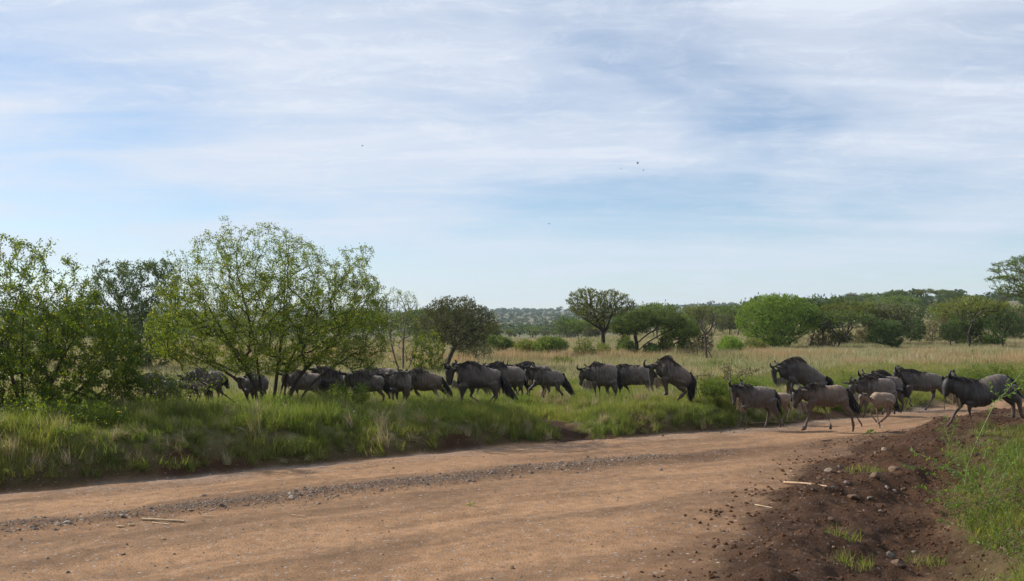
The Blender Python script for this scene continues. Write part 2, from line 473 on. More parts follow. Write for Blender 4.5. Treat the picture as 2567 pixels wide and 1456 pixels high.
def catmull(P, sub):
    P = np.asarray(P, float)
    if len(P) < 3: 
        t = np.linspace(0, 1, sub * (len(P) - 1) + 1)[:, None]
        return P[0] * (1 - t) + P[-1] * t
    A = np.vstack([2 * P[0] - P[1], P, 2 * P[-1] - P[-2]])
    out = []
    for i in range(1, len(A) - 2):
        p0, p1, p2, p3 = A[i - 1], A[i], A[i + 1], A[i + 2]
        for t in np.arange(sub) / sub:
            out.append(0.5 * ((2 * p1) + (-p0 + p2) * t + (2 * p0 - 5 * p1 + 4 * p2 - p3) * t * t + (-p0 + 3 * p1 - 3 * p2 + p3) * t ** 3))
    out.append(A[-2])
    return np.array(out)

def tube_path(P, R, n=8, latscale=1.0, cap=True):
    """round tube along 3-D path"""
    P = np.asarray(P, float); R = np.asarray(R, float)
    k = len(P)
    T = np.gradient(P, axis=0); T /= np.linalg.norm(T, axis=1)[:, None] + 1e-9
    lat = np.array([0, 1.0, 0])
    if abs(T[:, 1]).mean() > 0.8: lat = np.array([1.0, 0, 0])
    N = np.cross(T, lat); N /= np.linalg.norm(N, axis=1)[:, None] + 1e-9
    B = np.cross(N, T)
    a = np.linspace(0, 2 * np.pi, n, endpoint=False)
    V = P[:, None] + (N[:, None] * np.cos(a)[None, :, None] + B[:, None] * np.sin(a)[None, :, None] * latscale) * R[:, None, None]
    V = V.reshape(-1, 3)
    i = np.arange(k - 1)[:, None] * n; j = np.arange(n)[None]
    Q = np.stack([i + j, i + (j + 1) % n, i + n + (j + 1) % n, i + n + j], -1).reshape(-1, 4)
    if not cap: return V, Q, []
    V = np.vstack([V, P[0] - T[0] * R[0] * .6, P[-1] + T[-1] * R[-1] * .6])
    c0, c1 = k * n, k * n + 1
    jj = np.arange(n)
    Tt = np.vstack([np.stack([np.full(n, c0), (jj + 1) % n, jj], -1), np.stack([np.full(n, c1), (k - 1) * n + jj, (k - 1) * n + (jj + 1) % n], -1)])
    return V, Q, Tt

def section_tube(st, n=16, sub=3, pinch=0.12):
    """stations (tx,tz,bx,bz,w): ellipses between a top and a bottom point"""
    S_ = catmull(np.asarray(st, float), sub)
    a = np.linspace(0, 2 * np.pi, n, endpoint=False)
    ca, sa = np.cos(a), np.sin(a)
    c = (S_[:, 0:2] + S_[:, 2:4]) / 2; hv = (S_[:, 0:2] - S_[:, 2:4]) / 2
    xz = c[:, None] + hv[:, None] * ca[None, :, None]
    y = S_[:, 4:5] / 2 * np.sign(sa) * np.abs(sa) ** 0.85 * (1 - pinch * ca)[None]
    V = np.stack([xz[..., 0], y, xz[..., 1]], -1).reshape(-1, 3)
    k = len(S_)
    i = np.arange(k - 1)[:, None] * n; j = np.arange(n)[None]
    Q = np.stack([i + j, i + (j + 1) % n, i + n + (j + 1) % n, i + n + j], -1).reshape(-1, 4)
    V = np.vstack([V, [c[0, 0], 0, c[0, 1]], [c[-1, 0], 0, c[-1, 1]]])
    c0, c1 = k * n, k * n + 1; jj = np.arange(n)
    T = np.vstack([np.stack([np.full(n, c0), (jj + 1) % n, jj], -1), np.stack([np.full(n, c1), (k - 1) * n + jj, (k - 1) * n + (jj + 1) % n], -1)])
    return V, Q, T, ca, S_

M_COAT = mat_attr('animal_coat', 0.50, 0.42, 14.0, 0.22, 0.35, 90.0)
M_COAT.node_tree.nodes['Principled BSDF'].inputs['Sheen Weight'].default_value = 0.12
M_HAIR = mat_attr('coarse_hair', 0.55, 0.35, 30.0, 0.25, transl=0.15, tcol=(1, 1, 1))
M_HORN, _nt, _b = mat_base('horn_black', 0.6, 0.25)
_b.inputs['Base Color'].default_value = (0.028, 0.025, 0.023, 1)
M_EYE, _nt, _b = mat_base('eye_dark', 0.1, 0.5)
_b.inputs['Base Color'].default_value = (0.01, 0.008, 0.006, 1)

def join(parts):
    V = []; F3 = []; F4 = []; C = []; o = 0
    for v, q, t, c in parts:
        V.append(v)
        if len(q): F4.append(np.asarray(q) + o)
        if len(t): F3.append(np.asarray(t) + o)
        C.append(c if getattr(c, 'ndim', 1) == 2 else np.repeat(np.asarray(c, float)[None], len(v), 0))
        o += len(v)
    F = []
    if F4: F.append(np.vstack(F4))
    if F3: F.append(np.vstack(F3))
    return np.vstack(V), F, np.vstack(C)

def wildebeest(D, seed, voxel=0.016):
    rng = np.random.default_rng(seed)
    ox, oy, s = D['o']; gx, gy = D['g']
    toD = lambda x, y: ((ox + x / s) / 4096 * 2566, (oy + y / s) / 4096 * 2566)
    gpx, gpy = toD(gx, gy)
    if D.get('depth'):
        d = D['depth']; X0, Z0 = wx(gpx, d), wz(gpy, d)
    else:
        X0, d, Z0 = ground_at(gpx, gpy)
    k = d / F * (2566 / 4096) / s
    L = lambda x, y: ((x - gx) * k, (gy - y) * k)
    calf = D.get('calf', False)
    wsc = D.get('wide', 1.0) * .82 
    def stn(lst):
        out = []
        for (a, b_, c_, e_, w) in lst:
            p = L(a, b_); q = L(c_, e_); out.append((p[0], p[1], q[0], q[1], w * (wsc if not calf else 1)))
        return out
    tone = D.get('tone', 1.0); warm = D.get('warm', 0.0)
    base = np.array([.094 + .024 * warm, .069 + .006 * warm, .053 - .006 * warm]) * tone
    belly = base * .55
    legc = np.array([.078, .048, .033]) if not calf else np.array([.17, .12, .082])
    black = np.array([.022, .019, .018])
    if calf:
        base = np.array([.165, .110, .070]) * tone; belly = base * 1.2; black = np.array([.06, .045, .035])
    parts = []
    body = stn(D['body']); neck = stn(D['neck']); head = stn(D['head'])
    V, Q, T, ca, SS = section_tube(body + neck, 18, 3)
    nb = len(body)
    kk = len(SS)
    # colour of trunk: lighter back, dark belly; dark brindle on neck and shoulder
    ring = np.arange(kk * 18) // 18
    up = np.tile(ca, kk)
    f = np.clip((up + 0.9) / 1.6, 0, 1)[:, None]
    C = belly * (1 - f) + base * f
    sunlit_top = smooth(.55, .95, up)[:, None]; C = C * (1 + .55 * sunlit_top)  # paler saddle, with sunlight along the back painted into the coat colour
    neckness = np.clip((ring / 3.0 - (nb - 3.2)) / 2.5, 0, 1)[:, None]
    if not calf: C = C * (1 - .30 * neckness)
    C = np.vstack([C, base, base])
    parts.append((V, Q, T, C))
    V, Q, T, ca, HS = section_tube(head, 14, 3, 0.0)
    kk = len(HS); up = np.tile(ca, kk)
    f = smooth(-0.1, 0.6, up)[:, None]
    cheek = base * .42 + np.array([.008, .003, 0])
    C = cheek * (1 - f) + black * f
    endf = smooth(.72, .95, (np.arange(kk * 14) // 14) / kk)[:, None]
    C = C * (1 - endf) + black * endf
    if calf:
        C = base * (1 - f * .45)
        C = C * (1 - endf) + black * endf
    C = np.vstack([C, base, black])
    parts.append((V, Q, T, C))
    for lat, pts in D['legs']:
        P = []; R = []
        m = len(pts)
        for i, (x, y, r) in enumerate(pts):
            p = L(x, y)
            t = i / (m - 1)
            P.append((p[0], lat * (1.0 - 0.25 * t), p[1])); R.append(r * k * (1.12 if not calf else 1.05))
        P = catmull(np.column_stack([np.array(P), R]), 4)
        R = np.maximum(P[:, 3], 0.014 if calf else 0.025); P = P[:, :3]
        V, Q, T = tube_path(P, R, 10, .62 if not calf else .7)
        t = np.repeat(np.linspace(0, 1, len(P)), 10)[:, None]
        f = smooth(.25, .5, t)
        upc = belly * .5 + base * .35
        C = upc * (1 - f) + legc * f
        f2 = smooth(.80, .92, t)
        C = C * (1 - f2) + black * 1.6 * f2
        C = np.vstack([C, upc, black])
        parts.append((V, Q, T, C))
    V, Fc, C = join(parts)
    me = mesh_np('tmp', V, Fc, None, True)
    tmp = bpy.data.objects.new('tmp', me); COL.objects.link(tmp)
    md = tmp.modifiers.new('r', 'REMESH'); md.mode = 'VOXEL'; md.voxel_size = voxel * (0.75 if calf else 1)
    sm = tmp.modifiers.new('s', 'SMOOTH'); sm.factor = 0.5; sm.iterations = 3
    dg = bpy.context.evaluated_depsgraph_get()
    me2 = bpy.data.meshes.new_from_object(tmp.evaluated_get(dg))
    bpy.data.objects.remove(tmp); bpy.data.meshes.remove(me)
    n = len(me2.vertices)
    co = np.empty(n * 3, np.float32); me2.vertices.foreach_get('co', co); co = co.reshape(-1, 3)
    kd = kdtree.KDTree(len(V))
    for i, v in enumerate(V): kd.insert(v, i)
    kd.balance()
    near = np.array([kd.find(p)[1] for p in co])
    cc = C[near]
    # brindle stripes over neck and shoulder, dusty blotches, muscle relief
    if not calf:
        nk = np.array([(t_[0], t_[1]) for t_ in neck + body[-3:]]).mean(0)
        dd = np.hypot(co[:, 0] - nk[0], (co[:, 2] - nk[1]) * .8)
        zone = smooth(0.55, 0.18, dd)
        st = vnoise(co[:, 0] * 38 + vnoise(co[:, 0] * 4, co[:, 2] * 5, 3) * 3.0, co[:, 2] * 4 + 7, seed)
        cc = cc * (1 - (.62 * zone * smooth(.45, .62, st)))[:, None]
        zone2 = smooth(.85, 0.4, dd) * .22
        st2 = vnoise(co[:, 0] * 30 + co[:, 2] * 9 + seed, co[:, 2] * 3, seed + 2)
        cc = cc * (1 - zone2 * smooth(.5, .7, st2))[:, None]
    bl = fbm(co[:, 0] * 6 + seed, co[:, 2] * 6, 3, seed + 5)
    cc = cc * (0.84 + .32 * bl)[:, None]
    nrm = np.empty(n * 3, np.float32); me2.vertices.foreach_get('normal', nrm); nrm = nrm.reshape(-1, 3)
    rel = (fbm(co[:, 0] * 6.5 + 3, co[:, 2] * 5, 2, seed + 9) - .5) * (.060 if not calf else .022)
    if not calf:   # ribs show faintly
        bx0 = np.mean([b[0] for b in body]); rel += .0035 * np.sin(co[:, 0] * 75 + co[:, 2] * 14) * smooth(.45, .15, abs(co[:, 0] - bx0))
    co2 = co + nrm * rel[:, None]
    me2.vertices.foreach_set('co', co2.ravel().astype(np.float32))
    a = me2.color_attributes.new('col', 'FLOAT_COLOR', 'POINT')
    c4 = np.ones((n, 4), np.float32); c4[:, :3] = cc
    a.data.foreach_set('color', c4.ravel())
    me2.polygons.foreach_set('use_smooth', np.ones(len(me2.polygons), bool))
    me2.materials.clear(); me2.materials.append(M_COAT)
    me2.name = 'body'
    root = thing('wildebeest_calf' if calf else 'wildebeest', D['label'], 'wildebeest calf' if calf else 'wildebeest', (X0, d, Z0), group=D.get('group', 'wildebeest herd crossing the road'))
    link('body', me2, root)
    # ---- horns
    for hi, hp in enumerate(D.get('horns', [])):
        sgn = -1 if hi == 0 else 1
        pts = [L(x, y) for x, y in hp]
        m = len(pts)
        latp = np.interp(np.linspace(0, 1, m), [0, .45, 1], [.05, .20, .15]) * sgn * D.get('hornlat', 1)
        P = catmull(np.column_stack([[p[0] for p in pts], latp, [p[1] for p in pts]]), 6)
        R = np.interp(np.linspace(0, 1, len(P)), [0, .3, .75, 1], [.042, .032, .019, .005]) * D.get('hornr', 1)
        V, Q, T = tube_path(P, R, 9)
        link('horn', mesh_np('horn', V, [Q, T], M_HORN), root)
    # ---- ears
    hx = (head[0][0] + head[0][2]) / 2; hz_ = (head[0][1] + head[0][3]) / 2
    hb = np.array([head[0][2], 0, head[0][3]]); hf = np.array([head[0][0], 0, head[0][1]])
    ex = D.get('ears')
    hsz = .16 if not calf else .12
    for sgn in (-1, 1):
        bse = np.array([hx * .5 + hb[0] * .5, sgn * (.07 if not calf else .05), hz_ * .5 + hf[2] * .5])
        if ex:
            p = L(*ex[0]); q = L(*ex[1]); bse = np.array([p[0], sgn * .08, p[1]]); tip = np.array([q[0], sgn * .16, q[1]])
        else:
            tip = bse + np.array([hsz * .75, sgn * hsz * .7, -hsz * .05])
        t = np.linspace(0, 1, 6)[:, None]
        P = bse * (1 - t) + tip * t + np.array([0, 0, .02]) * np.sin(t * np.pi)
        wd = np.array([.4, .9, 1, .85, .5, .05]) * (.030 if not calf else .024)
        V, Q, T = tube_path(P, wd, 8, 0.35)
        earc = np.repeat((base * .5)[None], len(V), 0)
        link('ear', mesh_np('ear', V, [Q, T], M_COAT, True, earc), root)
    # ---- eyes
    eyp = head[min(1, len(head) - 1)]
    for sgn in (-1, 1):
        p = np.array([eyp[0] * .7 + eyp[2] * .3, sgn * eyp[4] * .47, eyp[1] * .7 + eyp[3] * .3])
        P = p + np.array([[0, -.012, 0], [0, -.006, 0], [0, .006, 0], [0, .012, 0]])
        V, Q, T = tube_path(P, np.array([.010, .017, .017, .010]), 8)
        link('eye', mesh_np('eye', V, [Q, T], M_EYE), root)
    # ---- mane
    if D.get('mane', True):
        top = [(b[0], b[1]) for b in (body[-4:] if not calf else body[-2:]) + neck] + [(head[0][0] * .75 + head[0][2] * .25, head[0][1] * .75 + head[0][3] * .25)]
        T2 = catmull(np.array(top), 10)
        nh = 520 if not calf else 160
        tt = rng.random(nh) * (len(T2) - 1.01)
        i = tt.astype(int); fr = (tt - i)[:, None]
        R0 = T2[i] * (1 - fr) + T2[i + 1] * fr
        along = T2[i + 1] - T2[i]; along /= np.linalg.norm(along, axis=1)[:, None] + 1e-9
        w_ = rng.normal(0, .022, nh)
        u = tt / len(T2)
        ln = (.12 + .14 * np.sin(np.pi * np.clip(u * 1.1, 0, 1))) * (0.6 + .7 * rng.random(nh)) * (D.get('manelen', 1.0) if not calf else .45)
        back = -along                                     # towards the rump
        sidev = np.sign(rng.normal(-.25, 1, nh)) * (.15 + .7 * rng.random(nh))
        K = 5; ts = np.linspace(0, 1, K)
        P = np.zeros((nh, K, 3))
        up0 = .55 + .35 * rng.random(nh)
        for j, t in enumerate(ts):
            P[:, j, 0] = R0[:, 0] + ln * t * (back[:, 0] * .75)
            P[:, j, 1] = w_ + ln * sidev * t * .8
            P[:, j, 2] = R0[:, 1] - .015 + ln * (up0 * t - 1.05 * t * t * (1 + .2 * abs(sidev)) + back[:, 1] * .6 * t)
        W = np.outer(.0055 + .005 * rng.random(nh), [1, 1, .8, .55, .08])
        sd = rng.normal(0, 1, (nh, 3)); sd /= np.linalg.norm(sd, axis=1)[:, None]
        sd[:, 0] = abs(sd[:, 0]) + .6; sd /= np.linalg.norm(sd, axis=1)[:, None]
        cb = np.array([.024, .021, .020]) if not calf else np.array([.055, .04, .03])
        cbr = np.array([.085, .055, .035])
        mixf = (rng.random(nh)[:, None] < .16) * 1.0
        V, Q, C = strips(P, W, sd, cb * (1 - mixf) * (.7 + .9 * rng.random((nh, 1))) + cbr * mixf)
        link('mane', mesh_np('mane', V, Q, M_HAIR, True, C), root)
    # ---- beard
    if D.get('beard', True) and not calf:
        bot = [(h_[2], h_[3]) for h_ in head[::-1][1:]] + [(n_[2], n_[3]) for n_ in neck[::-1]]
        bot = D['beardline'] and [L(*p) for p in D['beardline']] if 'beardline' in D else bot[:max(3, len(bot))]
        T2 = catmull(np.array(bot), 8)
        nh = 260
        tt = rng.random(nh) ** .9 * (len(T2) - 1.01); i = tt.astype(int); fr = (tt - i)[:, None]
        R0 = T2[i] * (1 - fr) + T2[i + 1] * fr
        ln = (.04 + .23 * rng.random(nh) ** 1.5) * D.get('beardlen', 1.0) * (1 - .35 * abs(tt / len(T2) - .4))
        K = 5; ts = np.linspace(0, 1, K); P = np.zeros((nh, K, 3))
        drift = rng.normal(.18, .22, nh); w_ = rng.normal(0, .035, nh)
        for j, t in enumerate(ts):
            P[:, j, 0] = R0[:, 0] + ln * t * drift * (1 + .5 * t)
            P[:, j, 1] = w_ * (1 - .3 * t)
            P[:, j, 2] = R0[:, 1] + .03 - (ln + .03) * t
        W = np.outer(.0045 + .004 * rng.random(nh), [1, 1, .9, .6, .05])
        sd = np.column_stack([np.ones(nh), rng.normal(0, .5, nh), np.zeros(nh)]); sd /= np.linalg.norm(sd, axis=1)[:, None]
        bc = np.array(D.get('beardcol', (.50, .38, .25)))
        V, Q, C = strips(P, W, sd, bc * (.30 + .75 * rng.random((nh, 1))))
        link('beard', mesh_np('beard', V, Q, M_HAIR, True, C), root)
    # ---- tail
    if 'tail' in D:
        pts = [L(x, y) for x, y in D['tail']]
        P0 = catmull(np.column_stack([[p[0] for p in pts], np.full(len(pts), D.get('taillat', -.02)), [p[1] for p in pts]]), 8)
        m = len(P0)
        Vt, Qt, Tt = tube_path(P0, np.interp(np.linspace(0, 1, m), [0, .3, 1], [.032, .022, .010]) * (.6 if calf else 1), 7)
        nh = 260 if not calf else 110
        st = rng.random(nh) ** .8 * .62
        K = 6; P = np.zeros((nh, K, 3))
        off = rng.normal(0, 1, (nh, 3)); off[:, 2] *= .3
        spread = D.get('tailspread', .034) * (.6 if calf else 1)
        for j in range(K):
            q = np.clip(st + j / (K - 1) * (.42 + .1 * off[:, 0]), 0, 1.04) * (m - 1)
            i = np.clip(q.astype(int), 0, m - 2); fr = (q - i)[:, None]
            c_ = P0[i] * (1 - fr) + P0[i + 1] * fr
            P[:, j] = c_ + off * spread * (.35 + .9 * np.sin(np.pi * min(1, j / (K - 1) * .8)))
        W = np.outer(.006 + .005 * rng.random(nh), [1, 1, 1, .8, .5, .05])
        sd = rng.normal(0, 1, (nh, 3)); sd[:, 0] += 1.2; sd /= np.linalg.norm(sd, axis=1)[:, None]
        tc_ = np.array([.020, .017, .016])
        V, Q, C = strips(P, W, sd, tc_ * (.7 + 1.2 * rng.random((nh, 1)) ** 3))
        V, Fc, C = join([(Vt, Qt, Tt, tc_ if not calf else base * .6), (V, Q, [], C)])
        link('tail', mesh_np('tail', V, Fc, M_HAIR, True, C), root)
    return root

H2 = (3150, 1450, 5.02); HA = (3750, 1450, 5.393); HB = (2880, 1480, 5.6)
C1 = (3200, 1350, 2.865); C2 = (2500, 1350, 3.209); C3 = (1700, 1350, 2.852); C4 = (1100, 1400, 3.667); C5 = (500, 1400, 3.667)
GR = 'wildebeest crossing the dirt road'
GB = 'wildebeest herd walking through the grass behind the bank'

HERD = []
def W(**k): HERD.append(k)

W(o=HA, g=(670, 1432), label='dark bull wildebeest with tan beard striding at the right edge, nearest the soil mound', group=GR, tone=.62,
  body=[(1590,430,1570,560,.12),(1510,300,1520,720,.26),(1380,265,1400,745,.34),(1270,262,1270,790,.40),(1130,310,1130,890,.46),(980,355,990,935,.48),(830,380,840,955,.46),(700,375,700,985,.42),(590,365,590,910,.36),(500,350,490,850,.30)],
  neck=[(420,335,420,800,.25),(350,320,360,740,.22),(290,320,310,640,.2)],
  head=[(250,290,410,420,.22),(150,390,340,520,.20),(130,480,330,620,.17),(118,590,270,680,.14),(105,680,215,740,.14),(120,745,195,772,.11)],
  horns=[[(250,310),(195,290),(168,235),(195,190),(262,172)],[(390,300),(435,285),(448,230),(440,190),(422,162)]],
  ears=[(310,330),(262,300)], beardline=[(215,680),(270,700),(330,720),(400,790),(450,830)], beardlen=.85, beardcol=(.52,.38,.22),
  legs=[(.12,[(600,850,85),(545,970,50),(430,1130,36),(385,1200,26),(335,1290,25),(285,1350,27),(262,1395,22)]),
        (-.12,[(650,860,95),(640,1000,54),(660,1150,38),(666,1270,27),(668,1340,30),(672,1425,27)]),
        (-.12,[(1440,590,180),(1540,730,120),(1680,800,66),(1712,930,38),(1745,1060,30),(1778,1150,33),(1835,1192,26)]),
        (.12,[(1500,650,120),(1600,800,80),(1675,900,48),(1692,1000,36),(1692,1120,32),(1695,1185,30)])],
  tail=[(1470,300),(1560,370),(1590,480),(1630,600),(1680,700),(1735,775)], tailspread=.04)
W(o=H2, g=(1290, 1388), label='brown female wildebeest walking on the road with a pale whitish beard and long horns', group=GR, tone=1.12, warm=.9, wide=.92,
  body=[(1225,620,1195,720,.1),(1185,515,1170,800,.24),(1090,465,1060,865,.34),(950,458,960,885,.42),(830,455,860,905,.45),(700,450,700,890,.44),(600,430,570,890,.38),(520,430,460,850,.32),(440,455,400,775,.26)],
  neck=[(380,475,385,790,.22),(300,500,340,760,.2),(230,530,300,720,.18)],
  head=[(150,545,300,600,.19),(88,630,290,740,.18),(92,720,255,800,.15),(102,810,222,850,.13),(108,870,208,895,.12),(135,922,190,925,.10)],
  horns=[[(175,585),(100,560),(58,490),(62,400)],[(265,520),(240,460),(200,420),(155,392)]], hornr=1.15, hornlat=.7,
  beardline=[(200,850),(240,840),(290,810),(350,820),(400,850)], beardlen=.95, beardcol=(.36,.30,.24), manelen=.9,
  legs=[(-.11,[(460,770,80),(455,870,48),(405,1050,28),(370,1150,20),(345,1240,20),(325,1300,25),(265,1345,22),(240,1358,14)]),
        (.11,[(700,790,80),(745,890,42),(800,1010,28),(840,1100,20),(880,1200,20),(895,1250,25),(890,1345,25)]),
        (-.11,[(1070,740,120),(1130,880,72),(1235,990,42),(1268,1080,24),(1285,1200,22),(1298,1300,26),(1285,1378,25)]),
        (.11,[(1180,780,100),(1280,900,58),(1385,1020,34),(1425,1110,20),(1475,1190,24),(1515,1255,26),(1518,1300,16)])],
  tail=[(1195,520),(1250,640),(1310,800),(1370,930),(1400,1030)])
W(o=HB, g=(540, 1345), label='stocky tan bearded wildebeest walking in front of a calf, leftmost one on the road', group=GR, tone=1.0,
  body=[(1245,520,1225,640,.1),(1190,435,1205,760,.26),(1110,390,1110,850,.36),(1020,380,1030,835,.40),(920,375,930,862,.45),(800,376,810,864,.46),(690,360,690,860,.42),(600,345,600,872,.38),(530,352,520,830,.31),(470,370,465,760,.26)],
  neck=[(410,355,425,700,.23),(345,335,390,640,.2),(300,345,350,560,.18)],
  head=[(240,335,425,430,.20),(232,440,395,540,.18),(253,540,372,640,.15),(265,640,345,700,.13),(275,730,338,752,.12),(290,782,330,785,.09)],
  horns=[[(250,355),(195,330),(175,270),(195,235),(238,210)],[(470,340),(515,310),(525,270),(505,235),(468,203)]],
  beardline=[(350,650),(400,640),(430,680),(460,740),(490,780)], beardcol=(.50,.38,.24),
  legs=[(-.12,[(545,800,85),(560,900,48),(563,1050,30),(568,1180,20),(570,1265,26),(525,1325,26),(500,1343,16)]),
        (.12,[(560,820,60),(530,960,32),(498,1100,22),(475,1170,20),(468,1220,26),(430,1258,24)]),
        (-.12,[(1120,680,125),(1175,830,80),(1245,950,48),(1290,1060,30),(1320,1160,24),(1330,1220,28),(1312,1275,26)]),
        (.12,[(1090,740,95),(1075,870,44),(1110,960,34),(1090,1100,24),(1058,1210,26),(1035,1288,26)])],
  tail=[(1205,445),(1238,600),(1240,760),(1240,900),(1262,1015)], tailspread=.045)
W(o=HB, g=(1440, 1270), calf=True, label='tan calf half hidden behind the stocky wildebeest with a tan beard', group=GR, wide=1,
  body=[(1600,610,1575,660,.07),(1560,555,1555,720,.17),(1490,522,1480,770,.24),(1400,514,1390,790,.27),(1300,515,1300,795,.28),(1200,505,1200,800,.26),(1110,500,1100,790,.22)],
  neck=[(1040,500,1060,740,.15),(980,470,1010,640,.13)],
  head=[(900,440,1000,520,.14),(880,510,980,590,.12),(870,570,940,640,.10),(870,640,915,660,.08)],
  legs=[(-.07,[(1440,680,100),(1440,820,60),(1492,925,34),(1435,1035,20),(1372,1105,20),(1385,1185,22),(1418,1250,18)]),
        (.07,[(1510,690,70),(1558,800,36),(1600,868,26),(1555,990,18),(1522,1090,20),(1530,1170,18)]),
        (-.07,[(1120,760,45),(1080,930,28),(1140,1030,18),(1200,1075,18),(1240,1110,16)]),
        (.07,[(1130,760,40),(1120,920,26),(1110,1060,18),(1110,1180,18)])],
  tail=[(1575,560),(1610,640),(1640,740),(1650,820)], horns=[], beard=False)
W(o=H2, g=(1870, 1335), calf=True, label='small light brown calf trotting with folded legs between adults on the road', group=GR,
  body=[(2165,760,2155,800,.08),(2140,670,2140,840,.17),(2070,620,2060,865,.23),(1960,603,1960,878,.26),(1860,606,1860,885,.27),(1770,598,1780,880,.25),(1705,640,1715,860,.2)],
  neck=[(1650,700,1665,815,.13),(1590,670,1600,780,.12),(1530,640,1540,740,.11)],
  head=[(1455,630,1530,670,.13),(1420,690,1520,750,.12),(1432,760,1502,805,.09),(1425,820,1495,850,.08),(1430,870,1485,888,.06)],
  legs=[(-.07,[(1740,800,60),(1735,870,40),(1700,930,27),(1652,1015,21),(1700,1100,14),(1758,1170,17),(1782,1200,14)]),
        (.07,[(1800,820,50),(1820,900,34),(1822,990,23),(1825,1090,15),(1855,1200,15),(1870,1265,19),(1870,1325,17)]),
        (-.07,[(2010,760,120),(1960,880,62),(1988,1000,30),(1935,1100,20),(1845,1180,19),(1802,1240,17)]),
        (.07,[(2080,780,90),(2062,920,42),(2070,1020,27),(2005,1100,19),(1915,1180,19),(1902,1212,14)])],
  tail=[(2160,690),(2185,820),(2195,920),(2230,1000)], horns=[], beard=False)
W(o=H2, g=(1495, 1100), label='grey wildebeest with pointed ear just behind the trotting calf, tail streaming', group=GR, tone=1.15,
  body=[(2170,490,2150,570,.1),(2125,390,2135,650,.26),(2030,330,2045,720,.36),(1900,318,1900,765,.43),(1780,325,1780,780,.44),(1680,290,1680,770,.4),(1590,320,1590,740,.33),(1510,355,1510,700,.28)],
  neck=[(1430,375,1460,650,.22),(1370,385,1400,610,.2)],
  head=[(1290,395,1400,500,.19),(1230,475,1380,580,.18),(1238,560,1340,650,.15),(1260,640,1330,690,.13),(1290,690,1330,702,.1)],
  horns=[[(1290,395),(1235,380),(1203,340),(1235,296)],[(1370,360),(1340,330),(1320,290)]], ears=[(1265,435),(1125,420)],
  beardline=[(1290,690),(1330,660),(1380,640),(1430,660)], beardlen=.8, beardcol=(.5,.42,.33),
  legs=[(-.12,[(1560,700,60),(1550,850,32),(1538,970,22),(1520,1040,22),(1490,1092,20)]),
        (.12,[(1540,720,55),(1510,850,32),(1475,920,24),(1440,985,18)]),
        (-.12,[(2050,600,110),(2110,770,55),(2140,880,32),(2132,960,21),(2125,1030,22)]),
        (.12,[(1990,650,95),(1985,800,50),(2020,910,30),(1965,970,20),(1925,1050,22)])],
  tail=[(2150,540),(2210,560),(2310,600),(2400,640)], tailspread=.03)
W(o=H2, g=(1750, 1060), depth=28.6, label='wildebeest with shaggy dark mane, mostly hidden behind the grey one with the pointed ear', group=GR, tone=.9, wide=1.0,
  body=[(2330,420,2310,520,.1),(2270,330,2280,620,.26),(2160,290,2170,680,.36),(2040,280,2040,720,.43),(1920,285,1920,730,.44),(1820,275,1820,720,.4),(1740,265,1740,700,.34),(1670,265,1660,640,.28)],
  neck=[(1590,250,1620,560,.23),(1520,240,1560,500,.2)],
  head=[(1430,230,1540,330,.2),(1395,300,1510,400,.18),(1395,380,1480,460,.15),(1400,450,1460,510,.13),(1415,500,1450,520,.1)],
  horns=[[(1430,250),(1390,215),(1380,175),(1405,142)],[(1545,235),(1560,190),(1545,125)]], manelen=1.5, beard=False,
  legs=[(-.12,[(1720,650,60),(1700,800,30),(1710,900,22),(1700,1040,20)]),(.12,[(1740,650,60),(1760,800,30),(1790,900,22),(1800,1020,20)]),
        (-.12,[(2180,560,105),(2240,720,50),(2290,840,30),(2260,960,21),(2250,1040,22)]),(.12,[(2150,560,105),(2170,720,50),(2200,840,30),(2170,960,21),(2150,1040,22)])],
  tail=[(2310,430),(2350,560),(2370,700)])
W(o=H2, g=(1900, 1010), depth=30.5, label='wildebeest with only its humped back showing, between the shaggy one and the striding bull', group=GR, tone=.8,
  body=[(2420,400,2400,500,.1),(2360,300,2370,590,.26),(2260,250,2270,640,.36),(2140,232,2140,680,.43),(2020,220,2020,690,.44),(1920,185,1920,680,.4),(1850,172,1850,650,.34),(1790,180,1780,590,.28)],
  neck=[(1740,190,1740,520,.23),(1700,190,1690,460,.2)],
  head=[(1662,185,1720,280,.19),(1640,260,1700,350,.17),(1640,340,1690,400,.15),(1650,400,1680,450,.12)],
  horns=[], manelen=1.2, beard=False,
  legs=[(-.12,[(1850,600,60),(1830,740,30),(1840,850,22),(1830,980,20)]),(.12,[(1870,600,60),(1890,740,30),(1920,850,22),(1930,960,20)]),
        (-.12,[(2280,530,105),(2340,690,50),(2380,800,30),(2350,900,21),(2340,990,22)]),(.12,[(2250,530,105),(2270,690,50),(2300,800,30),(2270,900,21),(2250,990,22)])])
